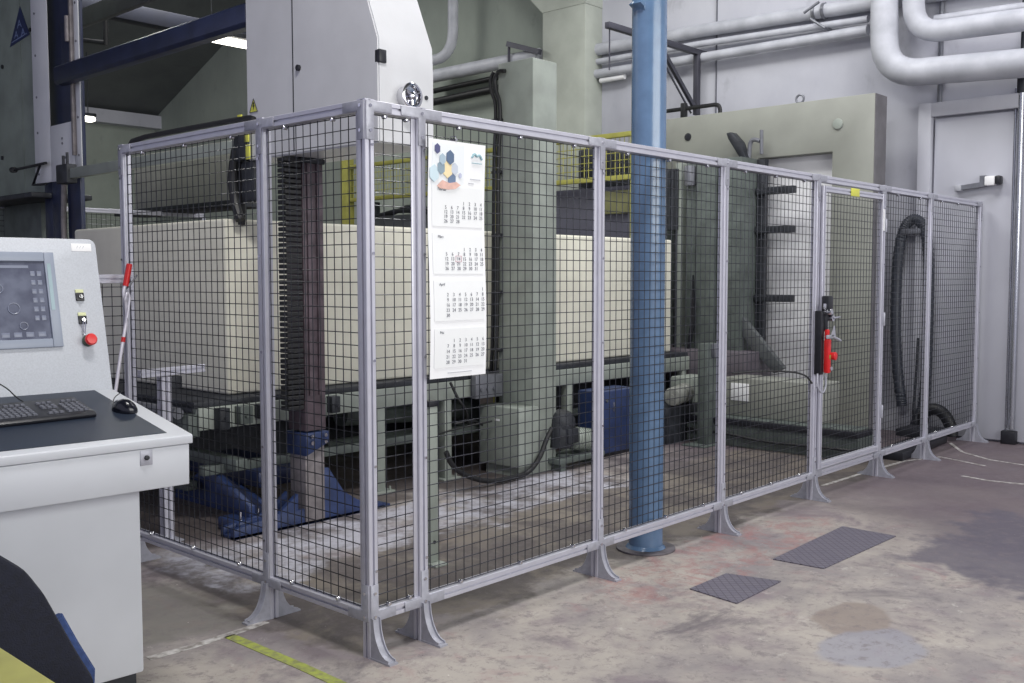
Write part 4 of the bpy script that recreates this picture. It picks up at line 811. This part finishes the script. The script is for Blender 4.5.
# ---------------------------------------------------------------- operator console
CA = R(-3.4); CO = Vector((-.7614, .3540, 0)); CM = Matrix.Translation(CO) @ Matrix.Rotation(CA, 4, 'Z')
con = thing('operator_console', 'light grey operator console with screen, sloped desk and pedestal', 'console', CO, CA)
mb = MB(CM); mb.box(-1.15, 0, 0, .5, .08, .90, .012); mb.build('pedestal', CONS2, con)
mb = MB(CM); mb.box(-1.05, -.02, .03, .45, .0, .08); mb.build('plinth', DARK, con)
TL = R(8.8)
fz0, fz1 = .772, .953; bz = fz1+.70*math.tan(TL)
mb = MB(CM); mb.prism([(-.12, .918), (-.115, fz0), (.02, fz0-.005), (.60, .80), (.60, bz-.04), ], 'x', -1.3, .132, bv=.004); mb.build('desk_box', CONS2, con)
mb = MB(CM); mb.prism([(-.125, .921), (-.125, fz1-.004), (-.12, fz1), (.575, fz1+.695*math.tan(TL)), (.575, fz1+.695*math.tan(TL)-.034)], 'x', -1.305, .143, bv=.002); mb.build('desk_top', CONS2, con)
TM = CM @ Matrix.Translation((0, -.12, fz1)) @ Matrix.Rotation(TL, 4, 'X')      # desk plane: x right, y up the slope
mb = MB(TM); mb.box(-1.3, .068, .045, .70, .0005, .0025); lab(mb.build('desk_mat', MAT_, con), 'dark blue-black desk mat')
mb = MB(CM); y_ = -.12; mb.box(-.05, -.006, y_-.0015, y_+.002, .862, .915, .001); mb.build('lock_plate', ALU2, con)
mb = MB(CM); mb.cyl((-.028, y_-.001, .889), (-.028, y_-.010, .889), .0085, n=16, bv=.001); mb.build('key_lock', DARK, con)
TH = R(76.86); SM = CM @ Matrix.Translation((0, .586, 1.064)) @ Matrix.Rotation(TH, 4, 'X')   # panel plane: x right, y up the panel
mb = MB(SM)
rr = .03; pe, pt = .148, .628; poly = [(-1.3, -.06), (pe, -.06), (pe, pt-rr)]+[(pe-rr+rr*math.cos(t), pt-rr+rr*math.sin(t)) for t in [k*PI/16 for k in range(1, 8)]]+[(pe-rr, pt), (-1.3, pt)]
mb.prism(poly, 'z', -.32, 0, bv=.003); mb.build('display_cabinet', CONS, con)
mb = MB(SM); bx0, bx1, bz0, bz1 = -.66, -.03, .18, .567
sx0, sx1, sz0, sz1 = -.62, -.069, .215, .529
mb.box(bx0, sx0, bz0, bz1, 0, .012, .003); mb.box(sx1, bx1, bz0, bz1, 0, .012, .003); mb.box(sx0, sx1, bz0, sz0, 0, .012, .003); mb.box(sx0, sx1, sz1, bz1, 0, .012, .003)
mo = mb.build('screen_bezel', BEZ, con)
mb = MB(SM); mb.box(sx1+.008, sx1+.022, .33, .52, .012, .0135); mb.build('bezel_strip', mat('bezel_teal', (150, 172, 180), .4), mo)
mb = MB(SM); mb.box(sx0, sx1, sz0, sz1, .001, .004); scr = mb.build('screen', screen_mat(), con)
SI = mat('screen_icons', (118, 124, 144), .35, 0, .05); mb = MB(SM)
mb.box(-.5, -.13, .502, .513, .004, .005)
for i in range(6):
    for j in range(2): mb.box(-.125+j*.025, -.108+j*.025, .47-i*.036, .49-i*.036, .004, .005, .001)
for x, y, s in ((-.2, .34, .022), (-.3, .37, .028), (-.4, .30, .03), (-.25, .42, .018), (-.17, .27, .015)): mb.tube([(x+s*math.cos(t), y+s*math.sin(t), .005) for t in [k*PI/8 for k in range(16)]], .002, n=4, closed=True)
for k in range(7): mb.box(-.09-k*.045-.03, -.09-k*.045, .225, .245, .004, .005, .001)
mb.build('display_graphics', SI, scr)
mb = MB(SM); mb.box(.047, .128, .575, .608, 0, .0015, .0005); lb_ = mb.build('paper_label', WHITE, con)
mb = MB(SM); [mb.tube([(.068+i*.012, .588, .0018), (.074+i*.012, .598, .0018)], .0012, n=4) for i in range(3)]; mb.build('pencil_mark', INKP, lb_)
for yy, tag_ in ((.388, 0), (.292, 1)):
    mb = MB(SM); mb.box(.042, .074, yy-.022, yy+.012, 0, .008, .002); sw = mb.build('key_switch', BLACKP, con)
    mb = MB(SM); mb.box(.042, .074, yy+.012, yy+.026, 0, .005, .001); mb.build('yellow_tag', mat('switch_tag', (210, 214, 168), .5), sw)
    mb = MB(SM); mb.cyl((.058, yy-.006, .008), (.058, yy-.006, .018), .008, n=14); mb.box(.055, .061, yy-.014, yy+.002, .018, .022); mb.build('knob', CHROME, sw)
    if tag_: mb = MB(SM); mb.tube([(.054, yy-.012, .02), (.051, yy-.045, .012), (.057, yy-.075, .006), (.062, yy-.045, .012), (.062, yy-.012, .02)], .0018, n=5, smooth=1); mb.build('key', CHROME, sw)
mb = MB(SM); mb.cyl((.07, .20, 0), (.07, .20, .012), .024, n=28, bv=.002); mb.cyl((.07, .20, .012), (.07, .20, .03), .012, n=16); mb.build('stop_collar', mat('collar_dark', (70, 84, 74), .5), con)
mb = MB(SM); mb.lathe([(.015, 0), (.023, .004), (.024, .014), (.019, .021), (0, .023)], M=Matrix.Translation((.07, .20, .026))); lab(mb.build('emergency_stop', RED, con), 'red mushroom stop button')
# keyboard
KM = TM @ Matrix.Translation((-.075, .35, .0025)) @ Matrix.Rotation(R(3), 4, 'Z')
kb = thing('keyboard', 'black keyboard with grey keys lying on the console desk', 'keyboard', (KM @ Vector((0, 0, 0))), CA)
mb = MB(KM); mb.prism([(-.03, 0), (.165, 0), (.17, .010), (.165, .032), (-.02, .02), (-.035, .012)], 'x', -.46, 0, bv=.004); mb.build('case', BLACKP, kb)
keys = []
def krow(v, start, n, wdt=.0195): 
    for i in range(n): keys.append((start-i*wdt, v, .0165))
for r_i, v in enumerate((.0, .0195, .039, .0585, .078)):
    krow(v, -.022, 3 if r_i else 3); 
    if r_i in (1, 2, 3, 4): keys.append((-.022-.0585, v, .0165)) if False else None
    krow(v, -.112, 3) if r_i in (0, 3, 4) else (krow(v, -.1315, 1) if r_i == 1 else None)
    krow(v, -.205 if r_i else -.205, 12)
krow(.112, -.022, 3); krow(.112, -.112, 3); krow(.112, -.205, 4); krow(.112, -.30, 4)
for r_i, v in enumerate((.0, .0195, .039, .0585, .078)): keys.append((-.081, v, .0165))
mb = MB(KM); mk = MB(KM)
for (x, v, s) in keys:
    mb_ = mb; mb = mb if x < -.09 else mk

    h0 = .02+v*.065; mb.prism([(x-s/2, v), (x+s/2, v), (x+s/2, v+s), (x-s/2, v+s)], 'z', h0, h0+.003) ; mb.prism([(x-s*.38, v+.003), (x+s*.38, v+.003), (x+s*.38, v+s-.002), (x-s*.38, v+s-.002)], 'z', h0+.003, h0+.0065)
    mb = mb_
mb.build('keys', KEY, kb); mk.build('number_keys', KEY, kb)
mb = MB(TM); mb.tube([(-.25, .53, .02), (-.27, .56, .03), (-.30, .60, .07), (-.36, .62, .10), (-.5, .66, .02)], .0025, n=6, smooth=2); mb.build('cord', BLACK, kb)
# mouse
MM = TM @ Matrix.Translation((.046, .355, .0025)) @ Matrix.Rotation(R(38), 4, 'Z')
ms = thing('computer_mouse', 'black computer mouse on the right of the console desk', 'mouse', (MM @ Vector((0, 0, 0))), CA)
mb = MB(); b = bmesh.new(); bmesh.ops.create_uvsphere(b, u_segments=24, v_segments=14, radius=1)
for v in b.verts:
    x, y, z = v.co; v.co = Vector((x*.034*(1-.12*y), y*.05, max(z, -.12)*.044*(1-.18*y*y)+.005))
mb.T = MM; mb._add(b); mb.build('shell', mat('mouse_gloss', (18, 20, 30), .2, 0, .1), ms)
mb = MB(MM); mb.cyl((-.004, .03, .030), (.004, .03, .030), .010, n=16); mb.build('scroll_wheel', DUST, ms)
mb = MB(TM); mb.tube([(.02, .40, .02), (.05, .47, .022), (.085, .53, .018), (.12, .55, .03)], .002, n=6, smooth=2); mb.build('cord', BLACK, ms)
# red-handled rod leaning beside the console
YR = 1.89; foot = at(1, YR, 103, 470); top_ = at(1, YR, 113, 410); foot = top_+(foot-top_)*(top_.z/(top_.z-foot.z))
rod = thing('hook_rod', 'thin silver rod with red grip leaning on the low fence behind the console', 'rod', foot)
mb = MB(); mb.tube([at(1, YR, 129.5, 264), at(1, YR, 125.5, 286)], .015, n=12); lab(mb.build('grip', RED, rod), 'red plastic grip')
SILV = mat('silver_rod', (225, 222, 232), .3, .3, .03)
mb = MB(); mb.tube([at(1, YR, *t) for t in ((125.5, 284), (123, 293), (126, 305), (127, 318), (124, 335), (121, 352), (113, 410))]+[foot], .009, n=8, smooth=2); mb.build('wire_rod', SILV, rod)
mb = MB(); mb.tube([at(1, YR-.02, *t) for t in ((127, 318), (129, 305), (130, 296), (127, 292), (125, 300))], .006, n=8, smooth=2); mb.build('wire_loop', SILV, rod)
mb = MB(); mb.tube([at(1, YR, *t) for t in ((126, 289), (130, 285), (137, 275))], .005, n=6, smooth=1); mb.build('wire_hook', DUST, rod)
mb = MB(); mb.tube([at(1, YR, 123.5, 337), at(1, YR, 123, 342)], .011, n=8); lab(mb.build('band', RED, rod), 'small red band')

# ---------------------------------------------------------------- chair and yellow crate in the near left corner
CHM = CM @ Matrix.Translation((-.86, -.50, 0))
chr_ = thing('office_chair', 'dark navy upholstered office chair in front of the console', 'chair', CHM @ Vector((0, 0, 0)), CA)
def cushion(poly, d, mbT, bulge):
    mb = MB(mbT); mb.prism(poly, 'y', -d/2, d/2, bv=.018); return mb
half = [(0, .80), (.12, .785), (.22, .75), (.29, .69), (.34, .61), (.385, .51), (.43, .41), (.475, .32), (.47, .24), (.40, .20)]
poly = half+[(-x, z) for x, z in half[::-1] if x > 0]
cushion(poly, .09, CHM, 0).build('backrest', NAVY, chr_)
mb = MB(CHM); mb.tube([(x+.005, .035, z) for x, z in half[5:9]], .024, n=8); lab(mb.build('side_piping', NAVY2, chr_), 'lighter blue side edge')
mb = MB(CHM); mb.box(-.30, .30, .06, .42, .40, .49, .035, 3); mb.build('seat', NAVY, chr_)
mb = MB(CHM); mb.cyl((0, .22, .08), (0, .22, .41), .03, n=16); mb.build('gas_column', DARK, chr_)
for k in range(5):
    t = k*2*PI/5+.3; mb = MB(CHM); e_ = Vector((.25*math.cos(t), .22+.25*math.sin(t), .075)); mb.tube([(0, .22, .10), e_], [.03, .02], n=8); sp_ = mb.build('star_leg', BLACKP, chr_)
    mb = MB(CHM); mb.cyl(e_+Vector((-.02, 0, -.045)), e_+Vector((.02, 0, -.045)), .03, n=14); mb.build('castor', BLACK, sp_)
zc = .72; e0, e1 = at(2, zc, 2, 646), at(2, zc, 57, 684)
yc_ = thing('yellow_crate', 'yellow plastic crate at the bottom left corner', 'crate', (e0.x-.3, e1.y-.2, 0))
ex_ = (e0.x+e1.x)/2
mb = MB(); mb.box(ex_-.5, ex_, e1.y-.35, e0.y+.10, 0, zc, .006); mb.build('body', YEL, yc_)
mb = MB(); mb.box(ex_-.51, ex_+.006, e1.y-.36, e0.y+.106, zc-.03, zc-.012, .004); mb.build('rim', YEL, yc_)
